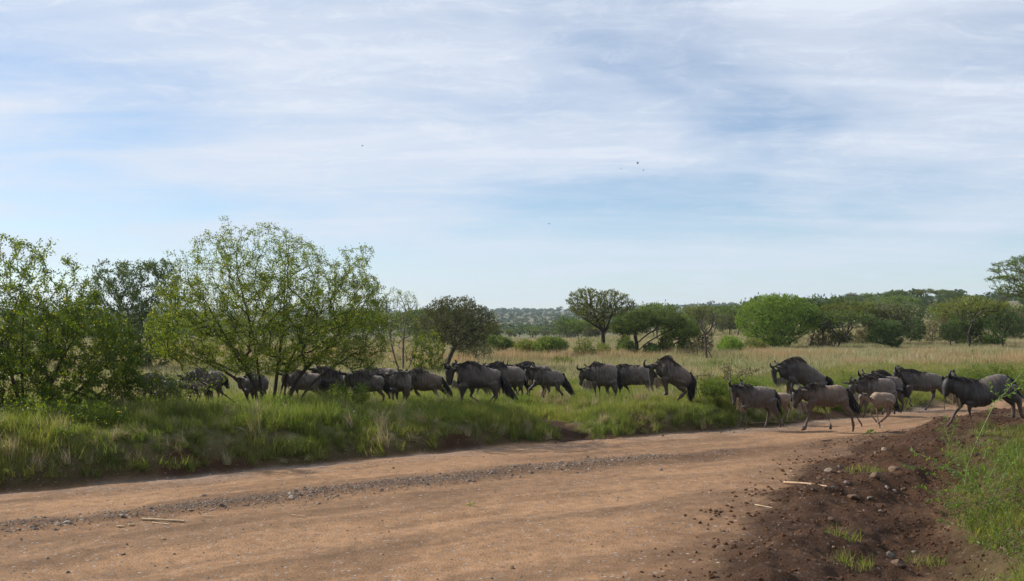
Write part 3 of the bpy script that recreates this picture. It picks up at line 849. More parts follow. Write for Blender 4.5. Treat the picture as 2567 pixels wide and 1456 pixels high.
W(o=C1, g=(1210, 838), label='lean bull wildebeest with white beard and visible ribs, striding second from the right edge', group=GR, tone=1.0,
  body=[(1645,500,1635,560,.12),(1602,435,1612,590,.28),(1530,412,1540,602,.36),(1440,405,1450,628,.43),(1350,396,1360,614,.43),(1280,378,1280,606,.40),(1225,375,1230,585,.33)],
  neck=[(1185,370,1200,545,.25),(1140,360,1170,505,.22)],
  head=[(1090,360,1160,410,.21),(1068,400,1145,450,.18),(1074,440,1132,490,.15),(1084,480,1132,522,.13),(1105,510,1140,532,.1)],
  horns=[[(1098,388),(1073,370),(1066,345),(1082,325)],[(1175,358),(1162,340),(1138,322)]], ears=[(1130,365),(1118,345)],
  beardline=[(1115,520),(1150,530),(1185,560),(1215,590)], beardlen=1.0, beardcol=(.48,.41,.33),
  legs=[(-.12,[(1240,560,34),(1240,640,17),(1215,720,12),(1195,785,10),(1187,810,12),(1160,835,11)]),
        (.12,[(1260,560,32),(1262,640,16),(1278,720,12),(1268,760,10),(1298,800,10)]),
        (-.12,[(1560,540,44),(1608,620,23),(1648,690,14),(1638,760,9),(1637,825,11)]),
        (.12,[(1540,560,40),(1545,660,21),(1520,725,13),(1483,790,10),(1452,830,11)])],
  tail=[(1630,450),(1665,540),(1670,640)])
W(o=C2, g=(885, 905), depth=25.2, label='big bull wildebeest leaping up the grassy bank with humped back and tan beard', group='wildebeest on the bank', tone=.85, warm=.7,
  body=[(868,520,845,610,.14),(832,445,800,650,.34),(762,398,700,660,.40),(690,350,640,630,.45),(610,298,560,595,.45),(535,250,500,545,.40),(465,275,460,510,.32)],
  neck=[(415,310,440,505,.26),(365,340,410,480,.22)],
  head=[(300,335,375,385,.21),(288,390,372,440,.19),(298,450,370,500,.16),(308,510,370,550,.14),(310,560,362,580,.13),(322,602,355,605,.1)],
  horns=[[(305,372),(250,368),(230,330),(240,300),(272,280)],[(400,345),(440,310),(430,268)]],
  beardline=[(360,555),(395,530),(430,530),(470,550)], beardlen=1.0, beardcol=(.48,.36,.24),
  legs=[(-.12,[(520,520,55),(520,620,26),(524,680,16),(533,725,14)]),(.12,[(540,530,50),(545,620,24),(540,690,15),(525,735,14)]),
        (-.12,[(700,560,75),(690,620,48),(765,680,26),(715,745,17),(672,790,16),(655,840,14)]),
        (.12,[(810,590,58),(850,670,30),(872,700,24),(862,780,18),(876,850,16),(888,905,14)])],
  tail=[(838,450),(862,560),(845,690),(825,840)], tailspread=.05)
W(o=C2, g=(2100, 866), depth=27.6, label='dark wildebeest with head down and high humped back, standing in grass behind the road walkers', group='wildebeest on the bank', tone=.68,
  body=[(2600,570,2590,650,.12),(2558,485,2545,710,.32),(2470,430,2450,720,.40),(2390,372,2370,690,.44),(2300,300,2290,620,.46),(2210,260,2200,580,.42),(2130,272,2150,570,.36),(2060,298,2080,550,.30)],
  neck=[(1995,332,2030,530,.26),(1945,355,1985,510,.22)],
  head=[(1880,370,1960,415,.21),(1865,420,1955,470,.19),(1875,480,1952,530,.16),(1890,530,1948,570,.14),(1905,582,1945,592,.11)],
  horns=[[(1895,385),(1858,372),(1842,340),(1848,315)],[(1975,348),(1955,322),(1940,293)]],
  beardline=[(1940,575),(1975,530),(2020,530),(2060,550)], beardlen=.9, beardcol=(.36,.30,.23),
  legs=[(-.12,[(2140,530,62),(2095,610,30),(2075,700,20),(2095,790,15),(2085,860,15)]),(.12,[(2170,530,60),(2150,620,28),(2140,720,20),(2150,850,14)]),
        (-.12,[(2500,600,80),(2540,700,40),(2560,780,22),(2550,860,15)]),(.12,[(2460,600,80),(2440,700,40),(2470,780,22),(2440,860,15)])],
  tail=[(2585,500),(2620,560),(2630,680)])
# ---- herd behind the bank, from right to left
W(o=C3, g=(2500, 700), depth=28.8, label='wildebeest with its head hidden behind the next one, just left of the leaping bull', group=GB, tone=1.2,
  body=[(2620,420,2610,470,.12),(2580,365,2575,530,.3),(2510,328,2520,548,.38),(2430,318,2430,545,.42),(2340,320,2340,548,.44),(2260,312,2270,550,.4),(2210,318,2220,530,.34)],
  neck=[(2165,335,2180,500,.24),(2120,350,2140,460,.2)],
  head=[(2080,360,2130,400,.2),(2060,400,2110,440,.18),(2062,450,2100,480,.15),(2068,490,2095,505,.12)],
  horns=[], beard=False,
  legs=[(-.12,[(2225,520,32),(2222,590,17),(2215,650,12),(2215,700,11)]),(.12,[(2260,520,30),(2310,580,17),(2335,620,12),(2330,690,10)]),
        (-.12,[(2520,480,42),(2535,570,22),(2560,630,14),(2545,700,10)]),(.12,[(2560,480,40),(2590,570,22),(2610,630,14),(2600,700,10)])],
  tail=[(2615,390),(2635,480),(2640,580)])
W(o=C3, g=(1960, 690), depth=27.6, label='bull wildebeest with long pale beard facing left, left of the leaping bull', group=GB, tone=1.15,
  body=[(2205,400,2195,480,.15),(2185,335,2175,530,.34),(2120,303,2110,560,.42),(2040,302,2040,568,.45),(1970,296,1970,560,.42),(1920,298,1920,530,.36),(1890,320,1882,500,.3)],
  neck=[(1855,340,1862,505,.26),(1825,345,1842,485,.22)],
  head=[(1770,348,1852,392,.22),(1746,400,1835,445,.19),(1750,450,1815,492,.16),(1750,510,1802,532,.14),(1757,552,1790,562,.11)],
  horns=[[(1785,362),(1742,358),(1730,330),(1745,303)],[(1862,348),(1842,330),(1822,300)]],
  beardline=[(1800,530),(1830,500),(1865,505),(1900,520)], beardlen=1.15, beardcol=(.5,.41,.31),
  legs=[(-.12,[(1930,510,36),(1938,580,18),(1945,635,12),(1950,690,11)]),(.12,[(1985,520,34),(1995,600,15),(1998,650,11),(1998,690,10)]),
        (-.12,[(2140,500,48),(2170,590,24),(2175,630,14),(2158,690,11)]),(.12,[(2090,520,44),(2080,600,20),(2100,640,13),(2085,690,11)])],
  tail=[(2200,370),(2215,470),(2210,580)])
W(o=C3, g=(1440, 680), depth=27.4, label='young wildebeest galloping with hind leg stretched far back, mid herd', group=GB, tone=1.1,
  body=[(1600,440,1590,500,.12),(1565,405,1562,540,.28),(1500,380,1500,558,.36),(1430,370,1430,562,.42),(1350,362,1350,555,.42),(1280,350,1285,545,.36),(1240,345,1235,515,.3)],
  neck=[(1202,340,1212,500,.23),(1170,332,1190,470,.2)],
  head=[(1150,332,1212,380,.19),(1133,380,1202,430,.17),(1139,430,1200,472,.14),(1150,480,1190,502,.12),(1160,510,1186,514,.1)],
  horns=[[(1160,342),(1120,335),(1112,310),(1132,284)],[(1225,330),(1248,310),(1223,270)]],
  beardline=[(1180,500),(1205,490),(1225,500)], beardlen=.5,
  legs=[(-.12,[(1270,510,36),(1240,545,20),(1193,578,14),(1190,620,10),(1184,660,10)]),(.12,[(1345,530,30),(1355,590,16),(1342,640,11),(1352,680,10)]),
        (-.12,[(1500,500,46),(1520,585,22),(1552,620,14),(1570,660,10)]),(.12,[(1560,480,46),(1595,550,27),(1640,610,17),(1670,650,11),(1692,685,10)])],
  tail=[(1575,410),(1620,520),(1650,590),(1680,650)])
W(o=C3, g=(1330, 660), depth=29.6, label='wildebeest almost hidden behind the galloping youngster, only the dark back showing', group=GB, tone=.75,
  body=[(1450,380,1440,440,.12),(1425,345,1420,500,.3),(1370,322,1370,530,.4),(1300,318,1300,540,.44),(1230,315,1230,540,.42),(1170,290,1170,530,.38),(1120,292,1120,500,.32),(1080,305,1080,470,.28)],
  neck=[(1040,312,1050,450,.24),(1000,318,1010,420,.2)],
  head=[(965,318,1010,350,.2),(945,360,990,400,.18),(950,410,985,440,.14)],
  horns=[[(975,320),(950,318),(938,295),(942,255)],[(925,322),(905,315),(893,290),(905,252)]], beard=False, manelen=1.3,
  legs=[(-.12,[(1120,480,32),(1100,560,17),(1110,610,12),(1100,660,11)]),(.12,[(1140,480,30),(1150,560,17),(1170,610,12),(1160,660,10)]),
        (-.12,[(1370,450,42),(1400,550,22),(1420,610,14),(1410,660,10)]),(.12,[(1340,450,40),(1350,550,22),(1370,610,14),(1360,660,10)])])
W(o=C3, g=(1000, 690), depth=28.6, label='grey rumped wildebeest overlapped by the big dark tailed bull on its left', group=GB, tone=1.15,
  body=[(1150,430,1140,500,.13),(1122,372,1122,545,.32),(1060,335,1065,565,.42),(990,325,990,570,.45),(910,322,910,565,.44),(850,300,850,550,.4),(800,295,800,520,.34),(760,305,760,490,.28)],
  neck=[(720,310,730,460,.24),(690,315,700,430,.2)],
  head=[(650,310,700,350,.2),(630,350,680,400,.18),(635,400,675,440,.14)],
  horns=[[(620,318),(605,305),(612,265)],[(665,315),(680,305),(690,285)]], beard=False, manelen=1.4,
  legs=[(-.12,[(850,520,34),(840,590,18),(850,640,13),(845,690,11)]),(.12,[(870,520,30),(890,590,18),(900,640,12),(890,690,10)]),
        (-.12,[(1070,490,46),(1085,570,24),(1075,590,17),(1060,640,12),(1070,690,11)]),(.12,[(1040,490,44),(1025,580,22),(1050,620,14),(1030,690,10)])],
  tail=[(1145,400),(1165,480),(1180,560),(1200,600)])
W(o=C3, g=(760, 812), label='largest wildebeest of the herd, dark bull with thick black tail swinging and one foreleg lifted', group=GB, tone=.82,
  body=[(872,440,862,520,.13),(838,385,832,560,.32),(770,353,770,572,.40),(690,338,690,580,.45),(610,320,610,582,.46),(535,293,530,588,.42),(472,293,460,582,.36)],
  neck=[(405,308,420,560,.28),(350,315,375,530,.24)],
  head=[(275,322,355,370,.23),(235,375,335,430,.20),(238,430,322,492,.17),(248,490,312,532,.14),(262,542,305,556,.12)],
  horns=[[(285,330),(248,342),(236,312),(245,292),(275,282)],[(320,312),(345,298),(348,275),(335,253)]], hornr=1.15,
  beardline=[(310,500),(340,510),(380,530),(425,545)], beardlen=.85, beardcol=(.40,.33,.26), manelen=1.2,
  legs=[(-.13,[(445,540,50),(425,640,24),(422,690,14),(425,750,11),(430,800,12)]),
        (.13,[(530,540,46),(532,630,21),(520,675,14),(565,705,11),(598,725,12),(617,752,10)]),
        (.13,[(800,510,58),(800,600,32),(795,655,18),(745,720,12),(718,765,13),(700,795,11)]),
        (-.13,[(780,520,60),(805,630,28),(818,670,19),(790,735,12),(768,790,13),(758,812,12)])],
  tail=[(855,410),(880,480),(925,570),(970,645),(1000,705)], tailspread=.05)
W(o=C3, g=(660, 700), depth=29.2, calf=True, label='fawn calf seen only as thin legs beneath the largest bull', group=GB,
  body=[(760,490,755,510,.07),(742,462,742,540,.16),(700,448,700,562,.22),(650,445,650,570,.24),(610,448,610,568,.22)],
  neck=[(580,440,590,520,.13),(560,420,565,480,.11)],
  head=[(525,400,565,430,.12),(515,430,555,460,.1),(510,460,540,485,.08)],
  legs=[(-.07,[(620,560,20),(600,600,12),(598,625,8),(610,660,7),(605,700,7)]),(.07,[(640,560,20),(680,610,10),(685,660,7),(665,700,7)]),
        (-.07,[(720,530,34),(735,600,15),(740,640,10),(725,700,8)]),(.07,[(700,530,30),(700,610,14),(715,650,9),(700,700,8)])], horns=[], beard=False)
W(o=C4, g=(2385, 765), label='clean profiled brown backed wildebeest with windblown mane, leading the middle group', group=GB, tone=1.0, warm=.8,
  body=[(2478,450,2460,510,.12),(2435,385,2430,570,.3),(2345,340,2345,602,.38),(2240,325,2240,605,.44),(2150,308,2150,600,.44),(2070,288,2080,590,.40),(2005,305,2010,570,.34)],
  neck=[(1945,325,1970,540,.25),(1900,325,1935,505,.22)],
  head=[(1850,318,1930,370,.21),(1833,380,1912,430,.18),(1848,450,1912,482,.15),(1862,500,1902,522,.13),(1880,545,1915,552,.1)],
  horns=[[(1862,305),(1825,295),(1813,265),(1835,238)],[(1910,320),(1925,300),(1922,270)]],
  beardline=[(1905,510),(1925,520),(1945,540)], beardlen=.7, manelen=1.3,
  legs=[(-.12,[(2010,540,46),(1975,590,26),(1935,640,18),(1930,700,13),(1920,750,13)]),(.12,[(2050,550,42),(2070,620,22),(2120,680,16),(2130,750,12)]),
        (-.12,[(2310,520,62),(2360,620,32),(2402,685,20),(2390,730,14),(2383,770,13)]),(.12,[(2390,510,55),(2440,580,32),(2500,640,20),(2540,695,14),(2565,740,13)])],
  tail=[(2450,400),(2500,510),(2540,600),(2580,680)])
W(o=C4, g=(1800, 740), depth=27.6, label='wildebeest with curled horns peering out from behind the brown backed one', group=GB, tone=1.15,
  body=[(2010,440,2000,500,.12),(1980,370,1980,580,.3),(1920,330,1920,605,.4),(1850,320,1850,610,.44),(1780,325,1780,605,.42),(1720,330,1725,590,.36)],
  neck=[(1670,340,1690,560,.26),(1630,340,1660,510,.22)],
  head=[(1560,340,1640,385,.22),(1540,390,1650,430,.19),(1560,440,1640,480,.16),(1575,490,1630,515,.13)],
  horns=[[(1575,355),(1525,350),(1508,315),(1535,285)],[(1650,345),(1690,330),(1680,290)]], beardlen=.8, beardcol=(.4,.32,.25),
  legs=[(-.12,[(1740,570,44),(1735,660,22),(1740,740,14)]),(.12,[(1760,570,42),(1775,660,22),(1790,740,14)]),(-.12,[(1920,520,60),(1940,640,30),(1930,740,14)]),(.12,[(1900,520,60),(1890,640,30),(1880,740,14)])])
W(o=C4, g=(1540, 700), depth=29.6, label='wildebeest with pale rump visible over the backs, farthest of the middle group', group=GB, tone=1.4,
  body=[(1800,380,1790,430,.12),(1760,300,1765,490,.3),(1690,268,1690,540,.4),(1600,265,1600,560,.44),(1510,275,1510,560,.42),(1430,262,1430,550,.38),(1370,262,1370,520,.32)],
  neck=[(1320,275,1330,480,.25),(1290,290,1300,430,.2)],
  head=[(1260,290,1300,340,.2),(1240,340,1290,400,.18),(1240,400,1280,440,.15)],
  horns=[], beard=False,
  legs=[(-.12,[(1400,520,44),(1390,620,22),(1390,700,14)]),(.12,[(1430,520,42),(1440,620,22),(1450,700,14)]),(-.12,[(1690,470,60),(1720,600,30),(1710,700,14)]),(.12,[(1660,470,60),(1650,600,30),(1640,700,14)])])
W(o=C4, g=(1300, 740), depth=26.6, label='shaggy necked wildebeest running with lowered head beside the leafy twigs', group=GB, tone=.85,
  body=[(1625,470,1612,545,.12),(1592,415,1582,590,.3),(1520,383,1520,608,.4),(1420,372,1420,618,.45),(1330,352,1330,618,.44),(1260,325,1260,608,.4),(1205,318,1200,590,.34)],
  neck=[(1145,325,1160,565,.28),(1095,330,1125,525,.24)],
  head=[(1030,335,1115,385,.22),(1003,400,1095,450,.19),(1018,470,1082,502,.16),(1030,535,1072,555,.13)],
  horns=[[(1040,350),(975,335),(963,300),(982,265)],[(1130,330),(1102,290),(1115,250)]], beardlen=.8, beardcol=(.3,.24,.19), manelen=1.4,
  legs=[(-.12,[(1220,560,52),(1200,620,28),(1170,640,18),(1150,700,13)]),(.12,[(1250,570,45),(1240,650,22),(1240,740,13)]),
        (-.12,[(1510,540,60),(1560,620,30),(1600,670,18),(1600,740,13)]),(.12,[(1570,540,55),(1620,600,28),(1660,650,18),(1680,720,13)])],
  tail=[(1605,430),(1640,530),(1665,620)])
W(o=C4, g=(900, 720), depth=27.8, label='wildebeest with shaggy black shoulders, right of the bush stems, behind a grey rump', group=GB, tone=.95,
  body=[(1025,430,1015,490,.12),(995,350,990,550,.3),(925,318,925,575,.4),(840,300,840,575,.44),(770,270,770,565,.42),(710,265,720,545,.36)],
  neck=[(655,270,680,470,.27),(610,272,640,420,.23)],
  head=[(550,240,625,300,.22),(525,300,605,350,.19),(530,360,595,400,.16),(540,420,590,450,.13)],
  horns=[[(565,280),(515,275),(505,240),(528,212)],[(610,262),(630,240),(625,205)]], beard=False, manelen=1.5,
  legs=[(-.12,[(760,540,44),(750,620,24),(765,700,14)]),(.12,[(800,540,42),(815,640,22),(810,720,14)]),(-.12,[(930,500,60),(965,600,32),(970,680,20),(960,720,14)]),(.12,[(960,500,60),(1010,600,32),(1035,660,20),(1030,720,14)])],
  tail=[(1010,390),(1035,500),(1045,600)])
W(o=C4, g=(740, 715), depth=26.8, label='pale grey wildebeest seen through the stems of the big bush, black tail hanging', group=GB, tone=1.35,
  body=[(690,430,680,500,.12),(655,365,655,560,.3),(565,335,570,590,.4),(460,330,465,602,.45),(370,322,370,595,.44),(300,312,300,580,.4),(250,330,250,550,.34)],
  neck=[(200,345,215,520,.26),(160,350,180,480,.22)],
  head=[(110,345,180,400,.21),(90,400,165,450,.18),(95,460,155,500,.15),(105,520,145,540,.12)],
  horns=[[(125,355),(80,345),(70,310),(90,280)],[(180,340),(195,310),(185,280)]], beardlen=.8,
  legs=[(-.12,[(280,550,46),(260,640,22),(270,720,14)]),(.12,[(310,550,42),(320,640,22),(325,720,14)]),
        (-.12,[(560,520,62),(640,610,32),(700,650,20),(705,690,14),(690,715,13)]),(.12,[(610,510,58),(690,590,32),(760,630,20),(780,690,13)])],
  tail=[(660,380),(700,470),(750,540),(780,600)], tailspread=.05)
W(o=C5, g=(1200, 760), depth=26.2, label='young grey wildebeest standing by the thin forked stem under the big bush', group=GB, tone=1.5, warm=.5, wide=.8,
  body=[(1235,540,1225,590,.1),(1215,485,1210,640,.26),(1150,460,1150,620,.34),(1070,460,1070,625,.36),(1000,465,1000,625,.36),(940,475,945,610,.32),(900,485,900,590,.26)],
  neck=[(860,490,870,580,.2),(830,490,845,560,.17)],
  head=[(800,480,850,520,.16),(785,520,840,560,.15),(790,560,830,600,.12),(800,600,822,612,.1)],
  horns=[[(810,480),(790,470),(785,450)],[(840,480),(850,460),(845,440)]], beard=False, manelen=.7,
  legs=[(-.09,[(960,590,36),(965,650,22),(960,700,15),(962,760,12)]),(.09,[(1000,600,34),(1060,650,22),(1085,700,15),(1080,760,12)]),
        (-.09,[(1180,570,40),(1200,650,24),(1225,690,16),(1215,760,12)]),(.09,[(1200,560,40),(1230,640,24),(1250,690,16),(1255,750,12)])],
  tail=[(1225,520),(1245,600),(1240,690)])
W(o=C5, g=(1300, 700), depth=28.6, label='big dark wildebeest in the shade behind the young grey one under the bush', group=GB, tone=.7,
  body=[(1470,400,1460,460,.12),(1450,345,1440,530,.32),(1380,315,1380,560,.42),(1290,312,1290,570,.46),(1200,318,1200,570,.45),(1110,295,1110,560,.42),(1040,300,1040,540,.36),(980,330,980,510,.3)],
  neck=[(920,355,930,500,.27),(870,370,890,470,.23)],
  head=[(810,375,880,410,.21),(795,410,870,450,.19),(800,450,850,490,.16),(810,490,840,510,.12)],
  horns=[[(825,380),(800,375),(795,350)],[(875,370),(885,350),(875,325)]], beard=False, manelen=1.3,
  legs=[(-.12,[(1040,510,44),(1030,600,22),(1035,700,14)]),(.12,[(1080,510,42),(1090,600,22),(1095,700,14)]),
        (-.12,[(1370,480,62),(1410,580,32),(1440,640,20),(1430,700,14)]),(.12,[(1340,480,60),(1340,580,32),(1360,640,20),(1350,700,14)])],
  tail=[(1462,370),(1480,470),(1490,560)])
W(o=C5, g=(1800, 720), depth=27.4, label='wildebeest hidden among the thick stems of the big bush, one curved horn showing', group=GB, tone=.8,
  body=[(2120,480,2110,540,.12),(2080,400,2085,590,.3),(2010,370,2010,610,.4),(1930,360,1930,620,.44),(1850,355,1850,620,.42),(1790,370,1790,600,.36)],
  neck=[(1745,390,1755,560,.26),(1715,400,1730,520,.22)],
  head=[(1665,400,1735,450,.21),(1645,450,1720,500,.18),(1650,510,1710,550,.15),(1665,560,1700,580,.12)],
  horns=[[(1690,420),(1650,410),(1638,375),(1658,345)],[(1730,410),(1750,380),(1745,350)]], beardlen=.7,
  legs=[(-.12,[(1810,580,44),(1800,650,22),(1805,720,14)]),(.12,[(1850,580,42),(1855,650,22),(1860,720,14)]),
        (-.12,[(2020,560,60),(2060,640,30),(2050,720,14)]),(.12,[(1990,560,60),(1990,640,30),(1985,720,14)])])
W(o=C5, g=(700, 740), depth=27.6, label='wildebeest seen in part between the left bush and the thin forked stem', group=GB, tone=1.1,
  body=[(880,500,870,550,.12),(850,455,850,590,.3),(790,445,790,610,.38),(720,440,720,620,.42),(650,435,650,620,.42),(590,440,595,600,.36),(550,450,555,580,.3)],
  neck=[(510,440,520,560,.24),(480,430,500,530,.2)],
  head=[(430,410,500,450,.2),(415,450,490,490,.18),(420,500,475,530,.15),(430,540,460,560,.12)],
  horns=[[(445,415),(410,405),(402,375),(420,350)],[(490,410),(505,380),(495,350)]], beardlen=.7,
  legs=[(-.12,[(600,590,40),(590,660,20),(595,740,13)]),(.12,[(640,590,40),(650,660,20),(655,740,13)]),(-.12,[(790,570,55),(820,660,28),(815,740,13)]),(.12,[(760,570,55),(755,660,28),(750,740,13)])])
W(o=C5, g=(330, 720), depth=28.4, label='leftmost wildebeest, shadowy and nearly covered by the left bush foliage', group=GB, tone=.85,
  body=[(620,470,610,520,.12),(590,400,590,560,.3),(530,365,530,580,.4),(450,355,450,590,.44),(370,360,370,590,.42),(300,370,305,570,.36),(255,385,260,540,.3)],
  neck=[(210,385,220,520,.24),(180,390,195,490,.2)],
  head=[(140,390,190,430,.2),(125,430,180,470,.18),(130,480,170,510,.15)],
  horns=[], beard=False, manelen=1.3,
  legs=[(-.12,[(310,560,44),(300,640,22),(305,720,14)]),(.12,[(350,560,42),(360,640,22),(365,720,14)]),(-.12,[(520,530,60),(550,630,30),(545,720,14)]),(.12,[(490,530,60),(480,630,30),(475,720,14)])])

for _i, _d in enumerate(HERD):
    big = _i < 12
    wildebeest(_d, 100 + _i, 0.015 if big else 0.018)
# ------------------------------------------------------------------ grass and herbs
R_ = np.random.default_rng(77)
SRC = bpy.data.collections.new('plant_sources')      # never linked to the scene; only instanced

M_GRASS = mat_attr('grass_blades', 0.6, 0.25, 3.0, 0.15, transl=0.55, tcol=(1.05, 1.2, .55), world_noise=(0.55, (.72, .80, .75), (1.25, 1.15, 1.15)))
M_DRY = mat_attr('dry_grass_blades', 0.7, 0.2, 3.0, 0.12, transl=0.35, tcol=(1.1, 1.05, .8), world_noise=(0.13, (.75, .90, .75), (1.15, 1.05, 1.08)))
M_BARK = mat_attr('bark', 0.85, 0.2, 9.0, 0.35, 0.6, 30.0)
M_LEAF = mat_attr('broad_leaves', 0.42, 0.4, 1.5, 0.22, transl=0.50, tcol=(2.5, 2.25, .45))
M_FINE = mat_attr('fine_leaves', 0.6, 0.25, 0.9, 0.22, transl=0.42, tcol=(1.7, 1.6, .6), obj_rand=0.22)

def blades(n, radius, h0, h1, w, cols, lean=.45, curl=.5, k=4, seed=0, square=False):
    r = np.random.default_rng(seed)
    if square:
        bx, by = (r.random(n) - .5) * 2 * radius, (r.random(n) - .5) * 2 * radius
    else:
        a = r.random(n) * 6.283; q = radius * np.sqrt(r.random(n)); bx, by = q * np.cos(a), q * np.sin(a)
    hh = h0 + (h1 - h0) * r.random(n) ** 1.3
    az = r.random(n) * 6.283; ln = lean * (.2 + r.random(n)); cu = curl * r.random(n)
    P = np.zeros((n, k, 3))
    for j, t in enumerate(np.linspace(0, 1, k)):
        out = hh * (ln * t * .5 + cu * t * t * .6)
        P[:, j, 0] = bx + np.cos(az) * out; P[:, j, 1] = by + np.sin(az) * out
        P[:, j, 2] = hh * (t - .35 * cu * t * t) - .02
    W_ = np.outer(w * (.7 + .6 * r.random(n)), np.interp(np.linspace(0, 1, k), [0, .4, 1], [.8, 1, .08]))
    sa = r.random(n) * 6.283
    sd = np.column_stack([np.cos(sa), np.sin(sa), np.zeros(n)])
    cols = np.array(cols); c = cols[r.integers(0, len(cols), n)] * (.8 + .4 * r.random((n, 1)))
    return strips(P, W_, sd, c)

def leafcloud(P, N, size, aspect, cols, seed=0, fold=.25, var=.5):
    """rhombic leaves at P with growth direction N"""
    r = np.random.default_rng(seed); n = len(P)
    N = N / (np.linalg.norm(N, axis=1)[:, None] + 1e-9)
    s = np.cross(N, r.normal(0, 1, (n, 3))); s /= np.linalg.norm(s, axis=1)[:, None] + 1e-9
    up = np.cross(s, N)
    L_ = size * (1 - var * .5 + var * r.random((n, 1)))
    a = P; b = P + N * L_ * .45 + s * L_ * aspect * .5 + up * L_ * fold * aspect
    c = P + N * L_; d = P + N * L_ * .45 - s * L_ * aspect * .5 + up * L_ * fold * aspect
    V = np.stack([a, b, c, d], 1).reshape(-1, 3)
    i = np.arange(n)[:, None] * 4
    Q = np.vstack([i + np.array([0, 1, 2]), i + np.array([0, 2, 3])])
    cols = np.array(cols)
    w = r.random(n) ** 1.0
    ci = cols[r.integers(0, len(cols), n)] * (.78 + .44 * r.random((n, 1)))
    return V, Q, np.repeat(ci, 4, 0)

def src_obj(name, V, F, C, mat):
    me = mesh_np(name, V, F, mat, True, C)
    o = bpy.data.objects.new(name, me); SRC.objects.link(o)
    return o

G1 = [(.22, .24, .052), (.18, .21, .046), (.25, .25, .070), (.14, .17, .042)]
G2 = [(.17, .18, .060), (.21, .195, .085), (.26, .22, .12)]
TAN = [(.43, .37, .245), (.38, .33, .21), (.31, .29, .17), (.47, .405, .275)]
REDD = [(.38, .25, .13), (.42, .30, .17)]

def scatter(name, srcs, X, Y, sc, kind_label=None, sink=0.0, seed=0, tilt=.12, Z=None, **props):
    r = np.random.default_rng(seed + 1000)
    n = len(X)
    if Z is None: Z = h(X, Y) - sink
    me = bpy.data.meshes.new(name + '_points')
    me.vertices.add(n)
    me.vertices.foreach_set('co', np.column_stack([X, Y, Z]).astype(np.float32).ravel())
    a = me.attributes.new('rot', 'FLOAT_VECTOR', 'POINT')
    a.data.foreach_set('vector', np.column_stack([r.normal(0, tilt, n), r.normal(0, tilt, n), r.random(n) * 6.283]).astype(np.float32).ravel())
    a = me.attributes.new('sc', 'FLOAT_VECTOR', 'POINT')
    s = np.asarray(sc) if np.ndim(sc) else np.full(n, sc)
    a.data.foreach_set('vector', np.column_stack([s, s, s * (.8 + .4 * r.random(n))]).astype(np.float32).ravel())
    a = me.attributes.new('pick', 'INT', 'POINT')
    a.data.foreach_set('value', r.integers(0, len(srcs), n).astype(np.int32))
    me.update()
    o = link(name, me, kind='stuff', **props)
    ng = bpy.data.node_groups.new(name + '_scatter', 'GeometryNodeTree')
    ng.interface.new_socket('Geometry', in_out='INPUT', socket_type='NodeSocketGeometry')
    ng.interface.new_socket('Geometry', in_out='OUTPUT', socket_type='NodeSocketGeometry')
    gi = ng.nodes.new('NodeGroupInput'); go = ng.nodes.new('NodeGroupOutput')
    iop = ng.nodes.new('GeometryNodeInstanceOnPoints')
    c = bpy.data.collections.new(name + '_kinds')
    for s_ in srcs: c.objects.link(s_)
    ci = ng.nodes.new('GeometryNodeCollectionInfo'); ci.inputs[0].default_value = c
    ci.inputs['Separate Children'].default_value = True; ci.inputs['Reset Children'].default_value = True
    def attr(nm, dt):
        q = ng.nodes.new('GeometryNodeInputNamedAttribute'); q.data_type = dt; q.inputs[0].default_value = nm
        return [x for x in q.outputs if x.enabled and x.name == 'Attribute'][0]
    ng.links.new(gi.outputs[0], iop.inputs['Points'])
    ng.links.new(ci.outputs[0], iop.inputs['Instance'])
    iop.inputs['Pick Instance'].default_value = True
    ng.links.new(attr('pick', 'INT'), iop.inputs['Instance Index'])
    e2r = ng.nodes.new('FunctionNodeEulerToRotation')
    ng.links.new(attr('rot', 'FLOAT_VECTOR'), e2r.inputs[0]); ng.links.new(e2r.outputs[0], iop.inputs['Rotation'])
    ng.links.new(attr('sc', 'FLOAT_VECTOR'), iop.inputs['Scale'])
    ng.links.new(iop.outputs[0], go.inputs[0])
    md = o.modifiers.new('scatter', 'NODES'); md.node_group = ng
    return o

def area(n, y0, y1, u=.60, pad=2.0, seed=0, power=1.0):
    r = np.random.default_rng(seed)
    y = np.sqrt(y0 ** 2 + (y1 ** 2 - y0 ** 2) * r.random(n) ** power)
    x = (r.random(n) * 2 - 1) * (u * y + pad)
    return x, y

long_t = [src_obj('tuft_long', *blades(60, .13, .22, .58, .0052, G1 * 2 + G2, .5, .8, 5, s), M_GRASS) for s in range(4)]
short_t = [src_obj('tuft_short', *blades(110, .30, .07, .24, .0052, G1 + G2, .6, .7, 3, 10 + s), M_GRASS) for s in range(4)]
mix_t = [src_obj('tuft_mixed', *blades(90, .34, .14, .42, .0055, G2 * 2 + TAN[:2] + G1[:2], .4, .4, 3, 20 + s), M_GRASS) for s in range(4)]
dry_t = [src_obj('patch_dry', *blades(260, .75, .16, .46, .0085, TAN * 2 + G2, .25, .35, 3, 30 + s, True), M_DRY) for s in range(4)]
red_t = [src_obj('patch_reddish', *blades(200, .6, .3, .75, .0085, REDD + TAN[:1], .18, .3, 3, 40 + s, True), M_DRY) for s in range(2)]
far_t = [src_obj('patch_far', *blades(150, 1.5, .2, .5, .03, TAN + G2, .25, .3, 2, 50 + s, True), M_DRY) for s in range(3)]
drytuft = [src_obj('tuft_dry', *blades(70, .12, .25, .6, .0045, TAN + REDD, .5, .7, 4, 70 + s), M_DRY) for s in range(2)]

